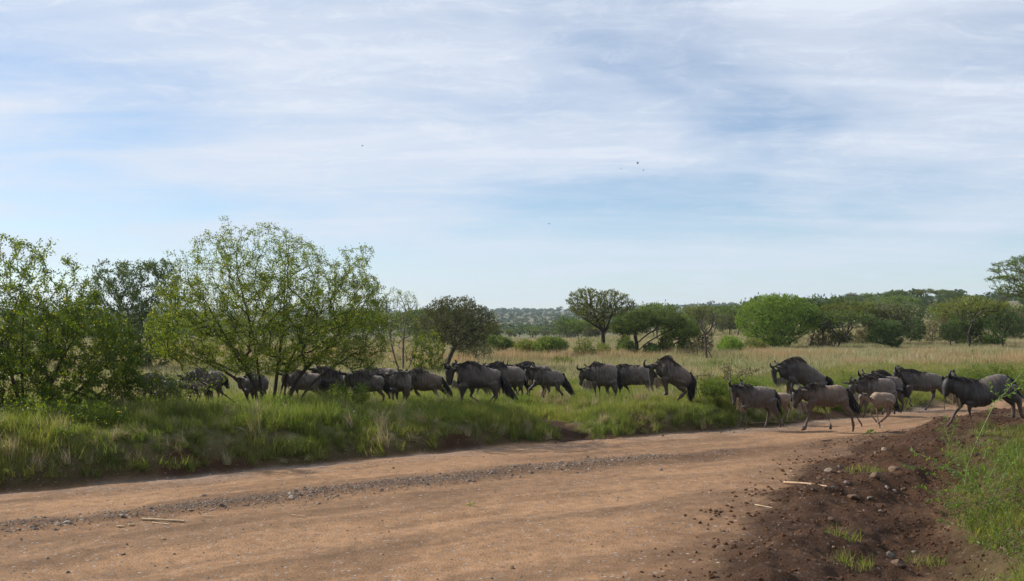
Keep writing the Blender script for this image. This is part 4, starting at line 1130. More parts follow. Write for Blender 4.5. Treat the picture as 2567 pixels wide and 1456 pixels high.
def herb_mesh(seed, hgt=.35, n=150, leaf=.032, cols=None, rad_=.22):
    r = np.random.default_rng(seed)
    cols = cols or [(.075, .135, .030), (.060, .115, .028), (.10, .16, .04)]
    P = np.column_stack([r.normal(0, rad_ * .55, n), r.normal(0, rad_ * .55, n), hgt * r.random(n) ** .7])
    P[:, :2] *= (0.5 + P[:, 2:3] / hgt * .7)
    N = np.column_stack([r.normal(0, .8, n), r.normal(0, .8, n), .3 + r.random(n) * .6])
    V, T, C = leafcloud(P, N, leaf, .55, cols, seed)
    B, Q, C2 = blades(14, rad_ * .4, hgt * .6, hgt * 1.05, .003, [(.09, .10, .04)], .6, .3, 3, seed)
    n0 = len(V)
    return np.vstack([V, B]), [T, Q + n0], np.vstack([C, C2])
herb_t = [src_obj('herb', *herb_mesh(80 + s), M_LEAF) for s in range(3)]

# bank beside the road: long green grass, thin where the soil shows
x, y = area(38000, 13.5, 40, seed=1, pad=1)
e = e_of(x, y)
dens = smooth(.12, .5, e) * (1 - .93 * trail(x, y)) * (1 - .85 * smooth(.56, .66, fbm(x * .9, y * .9, 3, 57)) * smooth(3, 1, e)) * smooth(11, 3.5, e)
keep = (R_.random(len(x)) < dens * .85)
x, y = x[keep], y[keep]
tall = .30 + 1.25 * smooth(.3, .7, fbm(x * .9, y * .9, 3, 91))
tall *= np.where(x < -3.5, .60, .42)
scatter('bank_grass', long_t, x, y, tall, seed=1, label='long green grass growing over the roadside bank')
x, y = area(26000, 14, 48, seed=2, pad=1)
e = e_of(x, y)
dens = smooth(.1, .7, e) * (1 - .95 * trail(x, y)) * smooth(22, 6, e)
keep = R_.random(len(x)) < dens * .8
scatter('short_grass', short_t, x[keep], y[keep], .6 + .45 * R_.random(keep.sum()), seed=2)
x, y = area(1500, 14, 32, seed=3, pad=1)
e = e_of(x, y)
keep = (R_.random(len(x)) < smooth(.2, .8, e) * smooth(9, 4, e) * (1 - .9 * trail(x, y)) * smooth(.42, .58, fbm(x * .8, y * .8, 3, 93)))
scatter('dry_tufts', drytuft, x[keep], y[keep], .6 + .5 * R_.random(keep.sum()), seed=3, tilt=.25)
x, y = area(5000, 14, 36, seed=4, pad=1)
e = e_of(x, y)
keep = (R_.random(len(x)) < smooth(.2, .8, e) * smooth(10, 4, e) * (1 - trail(x, y)) * smooth(.44, .58, fbm(x * .45 + 3, y * .45, 3, 95)))
scatter('bank_herbs', herb_t, x[keep], y[keep], .45 + .6 * R_.random(keep.sum()), seed=4)
x, y = area(9000, 13.5, 26, seed=14, pad=1)
e = e_of(x, y)
keep = (R_.random(len(x)) < smooth(.02, .25, e) * smooth(1.3, .6, e) * .75 * (1 - trail(x, y)))
scatter('hanging_grass', drytuft[:1] + long_t[:3], x[keep], y[keep], .35 + .3 * R_.random(keep.sum()), seed=14, tilt=.55)
# the open field
x, y = area(15000, 24, 60, seed=5, pad=2)
e = e_of(x, y)
keep = R_.random(len(x)) < smooth(3.5, 9, e) * .95
scatter('field_grass', mix_t, x[keep], y[keep], (.34 + .22 * R_.random(keep.sum())) * (1 + .8 * smooth(34, 50, y[keep])), seed=5)
x, y = area(9000, 30, 100, seed=6, pad=3, power=.8)
e = e_of(x, y)
keep = R_.random(len(x)) < smooth(9, 16, e)
scatter('dry_grass', dry_t, x[keep], y[keep], .65 + .5 * R_.random(keep.sum()), seed=6)
x, y = area(1500, 52, 74, seed=7, pad=3)
keep = (R_.random(len(x)) < smooth(.46, .6, fbm(x * .09, y * .25, 3, 97)) * .9)
scatter('reddish_grass', red_t, x[keep], y[keep], .8 + .4 * R_.random(keep.sum()), seed=7)
x, y = area(9000, 85, 330, seed=8, pad=5, power=1.3)
scatter('far_grass', far_t, x, y, .55 + .4 * R_.random(len(x)), seed=8)
# near bank on the right
x, y = area(16000, 7.5, 24, seed=9, pad=1)
q = q_of(x, y); e = e_of(x, y)
gm = smooth(.42, .55, fbm(x * .55, y * .55, 3, 99))
den = (smooth(2.55, 3.2, q) * (.06 + .94 * smooth(.44, .58, fbm(x * .5 + 2, y * .5, 3, 99))) * smooth(11.2, 13.2, y + .6 * q) * .8 + .02 * smooth(.8, 1.6, q)) * smooth(19.5, 16.5, y) * (e < 0)
keep = R_.random(len(x)) < den
scatter('verge_grass', short_t, x[keep], y[keep], .55 + .4 * R_.random(keep.sum()), seed=9)
x2, y2 = area(14000, 7.5, 24, seed=10, pad=1)
q = q_of(x2, y2); e = e_of(x2, y2)
keep = R_.random(len(x2)) < (smooth(2.6, 3.2, q) * smooth(18, 15, y2) * (e < 0) * smooth(.40, .56, fbm(x2 * .5 + 9, y2 * .5, 3, 98)) * .8)
scatter('verge_herbs', herb_t + long_t[:1], x2[keep], y2[keep], .40 + .4 * R_.random(keep.sum()), seed=10)

# ------------------------------------------------------------------ trees
def grow(base_paths, targets, rng, step=.22, pen=.30, bow=.25, wob=.05):
    """base_paths: lists of 3-D points (stems). Each target gets a twig from the nearest part of the tree."""
    pos = []; par = []; dirn = []; plen = []; paths = []
    for bp in base_paths:
        P = catmull(np.array(bp, float), 4)
        ids = []
        for i, p in enumerate(P):
            pr = ids[-1] if ids else -1
            d = (P[min(i + 1, len(P) - 1)] - P[max(i - 1, 0)]); d = d / (np.linalg.norm(d) + 1e-9)
            ids.append(len(pos)); pos.append(p); par.append(pr); dirn.append(d)
            plen.append(plen[pr] + np.linalg.norm(p - pos[pr]) if pr >= 0 else 0.0)
        # a stem that starts on another one hangs on its nearest point
        if paths:
            A = np.array(pos[:ids[0]]); k = int(np.argmin(((A - P[0]) ** 2).sum(1)))
            if np.linalg.norm(A[k] - P[0]) < .6 and k not in (0,):
                par[ids[0]] = k
        paths.append(ids)
    cen = np.array(pos).mean(0)
    order = np.argsort(((targets - cen) ** 2).sum(1) * (0.6 + .8 * rng.random(len(targets))))
    cap = len(pos) + len(targets) * 14
    PA = np.zeros((cap, 3)); PL = np.zeros(cap); n = len(pos)
    PA[:n] = pos; PL[:n] = plen
    leafspots = []
    for ti in order:
        t = targets[ti]
        dd = np.sqrt(((PA[:n] - t) ** 2).sum(1)) + pen * PL[:n]
        k = int(np.argmin(dd)); p0 = PA[k].copy()
        L_ = np.linalg.norm(t - p0)
        if L_ < step * .5: continue
        m = int(min(12, max(2, round(L_ / step))))
        c = p0 + np.array(dirn[k]) * L_ * bow + np.array([0, 0, L_ * .06])
        tt = np.linspace(0, 1, m + 1)[1:, None]
        Q = (1 - tt) ** 2 * p0 + 2 * (1 - tt) * tt * c + tt ** 2 * t
        Q += rng.normal(0, wob * step * 2, Q.shape) * (1 - tt * .3)
        ids = [k]; prev = k
        for j, p in enumerate(Q):
            d = p - PA[prev]; d = d / (np.linalg.norm(d) + 1e-9)
            pos.append(p); par.append(prev); dirn.append(d)
            PA[n] = p; PL[n] = PL[prev] + np.linalg.norm(p - PA[prev]); prev = n; ids.append(n); n += 1
            if n >= cap: break
        paths.append(ids)
        leafspots.append((p0, Q))
        if n >= cap - 15: break
    return PA[:n], np.array(par), paths, leafspots, np.array(dirn)

def tree_mesh(PA, par, paths, rtip, rbase, power=2.3):
    n = len(PA)
    w = np.zeros(n)
    kids = np.zeros(n, int)
    for i in range(n):
        if par[i] >= 0: kids[par[i]] += 1
    for i in range(n - 1, -1, -1):
        if w[i] == 0: w[i] = 1
        if par[i] >= 0: w[par[i]] += w[i]
    r = rtip * w ** (1 / power)
    mx = r.max(); sc = rbase / mx
    if sc < 1: r = np.maximum(r * sc, rtip * .6)
    parts = []
    for ids in paths:
        if len(ids) < 2: continue
        P = PA[ids]; R = r[ids].copy()
        if par[ids[1]] == ids[0] and len(ids) > 1: R[0] = min(R[0], R[1] * 1.25)
        sides = 8 if R.max() > rbase * .35 else (4 if R.max() > rtip * 2.2 else 3)
        V, Q, T = tube3(P, R, sides)
        parts.append((V, Q, T))
    Vs = []; Fq = []; o = 0
    for V, Q, T in parts:
        Vs.append(V); Fq.append(Q + o); o += len(V)
    return np.vstack(Vs), np.vstack(Fq), r

def tube3(P, R, n):
    k = len(P)
    T = np.gradient(P, axis=0); T /= np.linalg.norm(T, axis=1)[:, None] + 1e-9
    ref = np.where(abs(T[:, 2:3]) > .8, np.array([[1., 0, 0]]), np.array([[0, 0, 1.]]))
    ref = np.repeat(ref[:1], k, 0)
    N = np.cross(T, ref); N /= np.linalg.norm(N, axis=1)[:, None] + 1e-9
    B = np.cross(T, N)
    a = np.linspace(0, 2 * np.pi, n, endpoint=False)
    V = (P[:, None] + (N[:, None] * np.cos(a)[None, :, None] + B[:, None] * np.sin(a)[None, :, None]) * R[:, None, None]).reshape(-1, 3)
    i = np.arange(k - 1)[:, None] * n; j = np.arange(n)[None]
    Q = np.stack([i + j, i + (j + 1) % n, i + n + (j + 1) % n, i + n + j], -1).reshape(-1, 4)
    return V, Q, None

def in_poly(x, y, poly):
    poly = np.asarray(poly, float); c = np.zeros(len(x), bool); j = len(poly) - 1
    for i in range(len(poly)):
        xi, yi = poly[i]; xj, yj = poly[j]
        c ^= ((yi > y) != (yj > y)) & (x < (xj - xi) * (y - yi) / (yj - yi + 1e-12) + xi)
        j = i
    return c

LEAF_SETS = {
    'broad': dict(cols=[(.075, .122, .020), (.060, .100, .018), (.100, .145, .026), (.062, .098, .018), (.09, .13, .022)], mat=M_LEAF, size=.047, asp=.62),
    'broadlight': dict(cols=[(.080, .128, .022), (.105, .150, .028), (.062, .105, .018), (.085, .125, .022), (.12, .15, .03)], mat=M_LEAF, size=.038, asp=.6),
    'dark': dict(cols=[(.070, .108, .046), (.085, .125, .052), (.055, .088, .038)], mat=M_FINE, size=.13, asp=.36),
    'acacia': dict(cols=[(.090, .135, .045), (.115, .155, .05), (.070, .108, .038)], mat=M_FINE, size=.14, asp=.32),
    'olive': dict(cols=[(.115, .140, .042), (.14, .155, .05), (.09, .115, .036)], mat=M_FINE, size=.14, asp=.32),
    'bright': dict(cols=[(.120, .195, .038), (.15, .225, .046), (.10, .165, .034)], mat=M_FINE, size=.16, asp=.26),
    'grey': dict(cols=[(.085, .105, .055), (.10, .10, .06), (.07, .08, .045)], mat=M_FINE, size=.12, asp=.3),
    'brown': dict(cols=[(.11, .095, .05), (.095, .10, .04), (.13, .10, .05), (.07, .085, .03)], mat=M_FINE, size=.10, asp=.35),
}

def px_tree(name, label, cat, base, outline, nt, leaves, lset='acacia', stems=None, depth=None, thick=None, group=None,
            rtip=.006, rbase=.10, step=.2, seed=0, pen=.3, bow=.25, lsize=1.0, shell=.35, yellow=.0, barkc=(.085, .068, .055), wob=.05, upleaf=.6, densf=None, conv=None, leafspread=.09, slabs=None):
    rng = np.random.default_rng(seed + 500)
    if conv:
        ox, oy, s = conv
        cv = lambda p: ((ox + p[0] / s) * 2566 / 4096, (oy + p[1] / s) * 2566 / 4096)
        base = cv(base); outline = [cv(p) for p in outline] if outline else outline
        stems = [[cv(p) for p in st] for st in stems] if stems else stems
    if depth is None: X0, Y0, Z0 = ground_at(*base)
    else: Y0 = depth; X0 = float(wx(base[0], depth)); Z0 = float(h(X0, depth))
    k = Y0 / F
    zb = wz(base[1], Y0)
    toL = lambda p: ((p[0] - base[0]) * k, wz(p[1], Y0) - Z0)
    polys = None
    if slabs:
        polys = [np.array([toL(cv(p)) for p in sl]) for sl in slabs]
    out = np.array([toL(p) for p in outline]) if outline is not None else None
    targets = np.zeros((0, 3))
    if out is not None:
        cx = (out[:, 0].max() + out[:, 0].min()) / 2; hw = (out[:, 0].max() - out[:, 0].min()) / 2
        lo, hi = out.min(0), out.max(0)
        cz = (lo[1] + hi[1]) / 2; hh = (hi[1] - lo[1]) / 2
        th = thick if thick else hw * .85
        acc = []
        while len(acc) < nt:
            p = lo + (hi - lo) * rng.random((nt * 3, 2))
            p = p[in_poly(p[:, 0], p[:, 1], out)] if polys is None else p[np.any([in_poly(p[:, 0], p[:, 1], q_) for q_ in polys], 0)]
            rr = np.clip(((p[:, 0] - cx) / hw) ** 2 + ((p[:, 1] - cz) / hh) ** 2 * .6, 0, 1)
            if densf is not None:
                kp = rng.random(len(p)) < densf(p[:, 1] / hi[1]); p = p[kp]; rr = rr[kp]
            yy = np.sign(rng.random(len(p)) - .5) * rng.random(len(p)) ** (1 - shell) * th * np.sqrt(1.02 - rr)
            acc += list(np.column_stack([p[:, 0], yy, p[:, 1]]))
        targets = np.array(acc[:nt])
    if stems is None:
        bot = out[:, 1].min() if out is not None else 1
        st = [[(0, 0, -.1), (.05 * k * 10, 0, max(bot, .25) * .6), ((cx) * .5, 0, max(bot, .3) + .25 * (out[:, 1].max() - bot))]]
    else:
        st = []
        for si, s_ in enumerate(stems):
            L_ = [toL(p) for p in s_]
            yo = rng.normal(0, .35 * (thick or .6)) if si else 0
            m = len(L_)
            st.append([(q[0], yo * (i / max(1, m - 1)), q[1]) for i, q in enumerate(L_)])
            if abs(s_[0][1] - base[1]) < 14 and abs(s_[0][0] - base[0]) < 60:
                st[-1][0] = (st[-1][0][0], 0, -.12)
    if len(targets):
        PA, par, paths, spots, dirs = grow(st, targets, rng, step, pen, bow, wob)
    else:
        PA, par, paths, spots, dirs = grow(st, np.zeros((0, 3)), rng, step, pen, bow, wob)
    V, Q, r = tree_mesh(PA, par, paths, rtip, rbase)
    bc = np.array(barkc); C = np.repeat(bc[None], len(V), 0) * (.8 + .4 * fbm(V[:, 0] * 3, V[:, 2] * 3, 2, 3))[:, None]
    root = thing(name, label, cat, (X0, Y0, Z0), group=group)
    link('trunk', mesh_np('trunk', V, Q, M_BARK, True, C), root)
    if leaves and len(spots):
        ls = LEAF_SETS[lset]
        per = leaves
        Pl = []; Nl = []
        for p0, Qp in spots:
            seg = np.vstack([p0, Qp])
            m = len(seg) - 1
            nl = max(1, int(rng.poisson(per * (1.2 if ls['mat'] is M_FINE else 1.55))))
            t = (1 - rng.random(nl) ** 1.5 * .9) * m
            i = np.clip(t.astype(int), 0, m - 1); fr = (t - i)[:, None]
            c = seg[i] * (1 - fr) + seg[i + 1] * fr
            d = seg[i + 1] - seg[i]; d = d / (np.linalg.norm(d, axis=1)[:, None] + 1e-9)
            Pl.append(c + rng.normal(0, leafspread * .4, c.shape)); Nl.append(d * .5 + rng.normal(0, .6, c.shape) + np.array([0, 0, upleaf * .5]))
        Pl = np.vstack(Pl); Nl = np.vstack(Nl)
        cols = list(ls['cols'])
        if yellow: cols = cols * int(max(1, .12 / yellow)) + [(.42, .33, .03)]
        V, T, C = leafcloud(Pl, Nl, ls['size'] * lsize, ls['asp'], cols, seed)
        link('crown', mesh_np('crown', V, T, ls['mat'], False, C), root)
    return root

K2 = (2200, 1100, 3.209); K3 = (2800, 1100, 3.209); K4 = (3400, 1000, 2.912); K1 = (1600, 1050, 2.852)

px_tree('leafy_bush', 'large leafy bush hanging over the road bank at the left edge', 'bush', (90, 1050),
        [(-380,640),(-200,560),(-60,575),(10,588),(45,620),(60,605),(110,603),(150,640),(190,655),(210,720),(240,748),(275,790),(318,830),(345,880),(362,930),(352,985),(345,1020),(330,1050),(200,1060),(60,1055),(-170,1060),(-380,1050)],
        3300, 20, 'broad', depth=19.5, thick=1.4, rbase=.07, rtip=.0035, step=.13, seed=1, pen=.22, yellow=.012, lsize=1.0, wob=.10,
        densf=lambda t: np.interp(t, [0, .30, .58, .68, .95, 1.0], [1, 1, .9, .36, .30, .22]),
        stems=[[(90,1060),(40,980),(20,850),(60,700)],[(95,1060),(110,960),(130,850),(110,720)],[(100,1060),(180,990),(270,900)],[(85,1060),(20,1000),(-60,900)],[(105,1060),(210,1040),(300,980)],[(60,1060),(60,900),(70,760)],[(98,1060),(150,930),(220,820)]])
px_tree('leafy_bush', 'leafy shrub trailing down the shaded bank below the left edge bush', 'bush', (180, 1095),
        [(-330,1060),(-200,1010),(0,1010),(120,1000),(250,1010),(345,1030),(350,1080),(300,1130),(200,1140),(80,1135),(-40,1140),(-330,1130)], 800, 11, 'broad', depth=17.3, thick=.5, rbase=.03, rtip=.0035, step=.12, seed=41, yellow=.01, lsize=.9)
px_tree('leafy_bush', 'big multi stemmed bush with light green leaves in front of the herd', 'bush', (685, 1050),
        [(365,860),(372,800),(430,770),(418,715),(470,690),(452,645),(480,630),(500,608),(532,578),(570,590),(602,556),(625,585),(665,575),(700,560),(720,575),(755,590),(797,603),(805,640),(860,658),(875,625),(918,612),(922,690),(962,720),(968,800),(972,880),(940,925),(880,925),(800,905),(740,930),(640,935),(560,920),(480,915),(420,900),(382,900)],
        4100, 18, 'broadlight', depth=23.0, thick=2.0, rbase=.085, rtip=.0052, step=.17, seed=2, pen=.24, yellow=.008, wob=.10, bow=.3,
        barkc=(.06, .046, .038),
        densf=lambda t: np.interp(t, [0, .25, .60, .72, .9, 1.0], [1, 1, 1, .62, .36, .24]),
        stems=[[(645,1050),(600,960),(520,910),(440,880)],[(655,1050),(640,960),(590,860),(530,740)],[(665,1050),(655,950),(640,830),(610,690)],[(680,1050),(690,930),(700,800),(700,660)],
               [(690,1050),(715,940),(760,830),(790,700)],[(700,1050),(745,950),(830,860),(900,760)],[(710,1050),(780,960),(860,900),(940,850)],[(720,1050),(800,985),(900,930)],
               [(640,1050),(570,990),(480,940)],[(675,1050),(720,980),(790,960),(850,968)],[(660,1050),(620,930),(560,860),(470,800)],[(705,1050),(730,900),(790,830),(870,800)]])
px_tree('acacia_tree', 'dark dense tree rising between the two leafy bushes on the left', 'tree', (325, 935),
        [(200,750),(225,715),(250,690),(262,668),(292,655),(330,662),(352,652),(380,660),(405,650),(432,670),(448,700),(450,790),(445,890),(400,925),(300,925),(255,860),(215,800)],
        1100, 17, 'dark', thick=2.4, rbase=.16, rtip=.006, step=.25, seed=3, lsize=1.0, leafspread=.16)
px_tree('acacia_tree', 'dark small tree filling the gap behind the left bush', 'tree', (60, 930),
        [(-60,760),(40,745),(130,770),(170,820),(160,900),(60,925),(-60,900)],
        450, 15, 'dark', thick=2.0, rbase=.12, rtip=.006, step=.25, seed=33, leafspread=.16)
px_tree('sapling', 'thin forked sapling with few leaves in front of the young grey wildebeest', 'sapling', (487, 1035),
        [(420,1000),(435,950),(462,935),(480,900),(500,935),(560,930),(575,955),(540,985),(500,1000)], 60, 5, 'broadlight', depth=21.0, thick=.35, rbase=.022, rtip=.004, step=.12, seed=4,
        stems=[[(487,1035),(484,990),(492,940),(488,880)],[(487,1020),(470,980),(455,950)],[(487,1020),(505,975),(560,945)]])
px_tree('leafy_bush', 'low tangled bush at the foot of the left leafy bush', 'bush', (400, 1040),
        [(330,1010),(350,950),(400,925),(450,950),(470,1000),(460,1040),(350,1045)], 260, 9, 'broad', depth=19.6, thick=.6, rbase=.03, rtip=.0035, step=.12, seed=5, lsize=.8, yellow=.02)
px_tree('leafy_bush', 'twiggy half bare bush standing right of the big multi stemmed bush', 'bush', (1010, 938),
        [(950,760),(965,725),(990,718),(1025,728),(1055,735),(1048,790),(1085,830),(1060,900),(985,920),(955,860)], 520, 3.2, 'broad', thick=1.6, rbase=.09, rtip=.006, step=.22, seed=6,
        stems=[[(1005,938),(985,880),(970,800),(968,750)],[(1010,938),(1010,860),(1015,780),(1000,740)],[(1015,938),(1040,880),(1060,820)]], yellow=.02, lsize=1.3, barkc=(.12, .10, .085))
px_tree('leafy_bush', 'green leafy bush under the windswept grey tree', 'bush', (1082, 938),
        [(1030,900),(1040,840),(1065,825),(1095,830),(1112,860),(1120,930),(1040,935)], 420, 9, 'broad', thick=1.3, rbase=.05, rtip=.005, step=.2, seed=7, lsize=1.4, yellow=.03)
px_tree('acacia_tree', 'windswept brownish grey thorn tree leaning right behind the herd', 'tree', (1118, 932),
        [(1062,775),(1085,755),(1110,748),(1150,745),(1185,752),(1222,775),(1247,795),(1250,815),(1225,845),(1205,870),(1150,882),(1095,860),(1072,820)],
        1200, 7, 'grey', thick=2.2, rbase=.15, rtip=.007, step=.26, seed=8, leafspread=.14, lsize=1.1,
        stems=[[(1118,932),(1125,900),(1142,860),(1148,820),(1140,780)],[(1140,865),(1170,840),(1215,800)],[(1142,862),(1110,830),(1085,790)]], barkc=(.075, .062, .052))

def dome(x0, x1, y0, y1, jag=0, seed=0):
    r = random.Random(seed)
    cx = (x0 + x1) / 2; rx = (x1 - x0) / 2; pts = []
    for i in range(37):
        a = math.pi * (1 - i / 36); j = 1 + r.uniform(-.26, .10)
        pts.append((cx + rx * math.cos(a) * j, y1 - (y1 - y0) * (.12 + .88 * max(0, math.sin(a)) ** .7 * j)))
    pts += [(x1 - rx * .35, y1), (x0 + rx * .35, y1)]
    return pts
def flat(x0, x1, y0, y1, seed=0):
    r = random.Random(seed); cx = (x0 + x1) / 2; w = x1 - x0; hh = y1 - y0
    return [(x0, y0 + hh * .45), (x0 + w * .15, y0 + hh * .18 + r.uniform(-2, 2)), (x0 + w * .35, y0 + hh * .03), (cx, y0 + r.uniform(-1, 2)), (x0 + w * .7, y0 + hh * .05), (x0 + w * .88, y0 + hh * .22), (x1, y0 + hh * .5), (x1 - w * .15, y0 + hh * .75), (cx, y1), (x0 + w * .18, y0 + hh * .78)]

MID = [  # name, label, base, outline, targets, leaves, set, kwargs
 ('thorn_bush','grey sparse thorn bush left of centre, behind the largest bull',(1195,912),dome(1150,1238,835,912,seed=1),330,6,'grey',{}),
 ('acacia_tree','small dark green acacia with flat crown at the left of the open centre',(1262,892),flat(1188,1292,841,884,1),420,14,'acacia',{}),
 ('leafy_bush','rounded olive green bush in the centre of the field edge',(1320,897),dome(1284,1354,853,897,seed=3),420,16,'olive',{}),
 ('acacia_tree','flat topped green acacia on thin stems right of the olive bush',(1385,902),flat(1334,1424,845,888,2),460,13,'acacia',{'stems':[[(1385,902),(1378,880),(1360,862)],[(1387,902),(1395,880),(1410,862)]]}),
 ('thorn_bush','open twiggy bush left of the tall vase shaped acacia',(1463,900),dome(1440,1494,846,898,seed=5),260,5,'olive',{}),
 ('leafy_bush','small dense bush around the foot of the tall vase shaped acacia',(1512,897),dome(1494,1530,862,896,seed=6),220,9,'olive',{}),
 ('thorn_bush','low green shrub behind the bull with the long pale beard',(1415,918),dome(1370,1452,898,920,seed=7),200,9,'olive',{}),
]
for nm, lb, bs, ol, nt, lv, st_, kw in MID:
    px_tree(nm, lb, 'bush' if 'bush' in nm else 'tree', bs, ol, nt, lv, st_, thick=1.6, rbase=.08, rtip=.007, step=.25, seed=int(bs[0]), leafspread=.15, lsize=1.15, **kw)

px_tree('acacia_tree', 'tall vase shaped acacia standing alone against the sky in the centre', 'tree', (690, 1040),
        [(195,335),(235,290),(255,235),(320,225),(355,182),(400,200),(450,158),(500,195),(560,180),(600,210),(650,205),(680,190),(730,205),(800,182),(830,215),(900,225),(960,270),(1005,250),(1040,320),(1070,330),(1125,385),(1060,420),(1090,450),(980,470),(900,530),(800,560),(720,640),(640,680),(580,640),(480,600),(420,560),(330,535),(290,480),(225,455),(260,400)],
        2300, 4, 'olive', conv=K2, thick=2.3, rbase=.17, rtip=.008, step=.28, seed=11, shell=-.6, leafspread=.06, lsize=1.0, upleaf=2.2, barkc=(.06, .048, .04), pen=.2, bow=.35,
        stems=[[(690,1040),(682,880),(675,750),(640,680),(540,560),(460,440),(380,340)],[(675,745),(700,660),(680,500),(640,330)],[(685,740),(740,640),(790,500),(830,330)],[(690,745),(800,610),(950,480),(1040,400)],[(660,700),(560,640),(400,540)],[(670,700),(600,560),(540,400),(520,280)]])
px_tree('acacia_tree', 'spreading acacia with thick dark crooked limbs and flat dark green crown', 'tree', (1115, 1055),
        [(790,640),(800,560),(900,505),(1100,450),(1250,438),(1400,450),(1500,480),(1650,500),(1765,600),(1730,690),(1560,665),(1300,640),(1250,720),(1000,770),(800,745)],
        1200, 14, 'acacia', conv=K2, thick=2.5, rbase=.22, rtip=.008, step=.28, seed=12, leafspread=.18, barkc=(.050, .043, .038), bow=.1, wob=.12,
        stems=[[(1115,1055),(1118,960),(1112,880),(1095,790),(1085,710),(1000,670),(920,600)],[(1085,715),(1150,660),(1240,610)],[(1125,870),(1200,790),(1300,715),(1420,680),(1520,640)],[(1145,960),(1240,880),(1370,805),(1480,750),(1640,675)],[(1105,890),(1020,830),(920,785),(820,735)]])
px_tree('acacia_tree', 'dull green acacia overlapping the spreading one on its right', 'tree', (1575, 1035),
        [(1390,720),(1480,570),(1600,540),(1720,550),(1860,600),(1930,680),(1900,780),(1700,830),(1500,830)],
        600, 13, 'acacia', conv=K2, thick=2.2, rbase=.13, rtip=.008, step=.28, seed=13, leafspread=.18, barkc=(.05, .043, .038),
        stems=[[(1575,1035),(1590,930),(1620,800),(1680,680)],[(1590,930),(1540,800),(1500,680)]])
MID2 = [
 ('thorn_bush','dense green bush left under the limbs of the spreading acacia',(960,1058),dome(860,1090,800,1050,seed=11),420,13,'acacia',K2),
 ('leafy_bush','dark glossy bush right under the limbs of the spreading acacia',(1300,1060),dome(1200,1400,880,1055,seed=12),380,13,'dark',K2),
 ('thorn_bush','loose green bush between the spreading acacia and the bare tree',(1450,1050),dome(1380,1560,780,1045,seed=13),320,10,'olive',K2),
 ('thorn_bush','grey green bush behind the twiggy brush at the bare tree',(1720,1040),dome(1640,1840,790,1035,seed=14),340,10,'acacia',K2),
 ('thorn_bush','purplish brown leafless brush leaning against the bare tree',(1900,1100),dome(1735,2010,830,1090,seed=15),330,2.2,'brown',K2),
 ('thorn_bush','dark thorn bush directly behind the bare forked tree',(1950,1040),dome(1850,2080,600,1030,seed=16),420,5,'grey',K2),
 ('leafy_bush','small bright bush left of the big bright green acacia',(380,1010),dome(240,540,800,1000,seed=17),420,14,'bright',K3),
 ('leafy_bush','pale olive undergrowth at the left foot of the big bright green acacia',(680,1000),dome(540,860,830,1000,seed=18),380,11,'olive',K3),
 ('thorn_bush','brownish green bush right of the big bright green acacia',(1580,965),dome(1400,1740,690,955,seed=19),480,8,'brown',K3),
 ('leafy_bush','yellowish green bush in the middle of the brushy thicket',(1830,915),dome(1690,1980,690,900,seed=20),420,11,'olive',K3),
 ('thorn_bush','grey brown bush at the right of the brushy thicket',(2080,925),dome(1950,2230,730,920,seed=21),420,7,'brown',K3),
 ('acacia_tree','dark green thorn tree with a low branch sweeping left',(2500,975),[(2170,760),(2230,600),(2330,570),(2450,580),(2560,600),(2600,700),(2590,850),(2550,940),(2420,900),(2300,880),(2200,860)],620,13,'dark',K3),
 ('acacia_tree','round dark acacia standing by itself on the grassy slope',(2100,625),dome(1948,2245,350,590,seed=22),420,13,'acacia',K3),
 ('acacia_tree','small brownish acacia right of the round dark one on the slope',(2312,582),flat(2255,2410,388,530,23),260,10,'grey',K3),
 ('acacia_tree','dense green acacia at the foot of the slope right of the small brownish one',(520,800),dome(412,620,665,790,seed=24),300,14,'acacia',K4),
 ('leafy_bush','silvery green bush behind the thorn tree with the low branch',(600,920),dome(520,670,740,900,seed=25),260,13,'bright',K4),
 ('acacia_tree','slim dark acacia right of the thorn tree with the low branch',(698,1110),[(640,900),(680,790),(760,770),(830,850),(850,1000),(800,1070),(700,1060),(650,980)],380,12,'dark',K4),
 ('thorn_bush','wide rust speckled bush between two dark acacias on the right',(960,1075),dome(820,1110,790,1065,seed=26),520,8,'brown',K4),
 ('acacia_tree','dark slender acacia on a single short trunk, right side thicket',(1165,1155),[(1080,960),(1120,870),(1180,850),(1260,880),(1270,980),(1200,1060),(1120,1050)],360,14,'dark',K4),
 ('acacia_tree','largest dark acacia clump in the right side thicket',(1330,1140),[(1200,800),(1300,680),(1420,650),(1560,690),(1610,760),(1590,860),(1500,900),(1470,1050),(1400,1120),(1260,1110),(1230,950)],900,14,'acacia',K4),
 ('leafy_bush','bright green low bush at the right foot of the largest dark clump',(1640,1135),dome(1540,1750,1010,1130,seed=27),300,13,'bright',K4),
 ('thorn_bush','big brownish bush at the right edge below the layered acacia',(1930,1040),dome(1725,2200,690,1030,seed=28),750,9,'brown',K4),
 ('acacia_tree','small crooked acacia left of the big brownish bush at the right edge',(1688,908),flat(1610,1750,735,850,29),260,12,'acacia',K4),
]
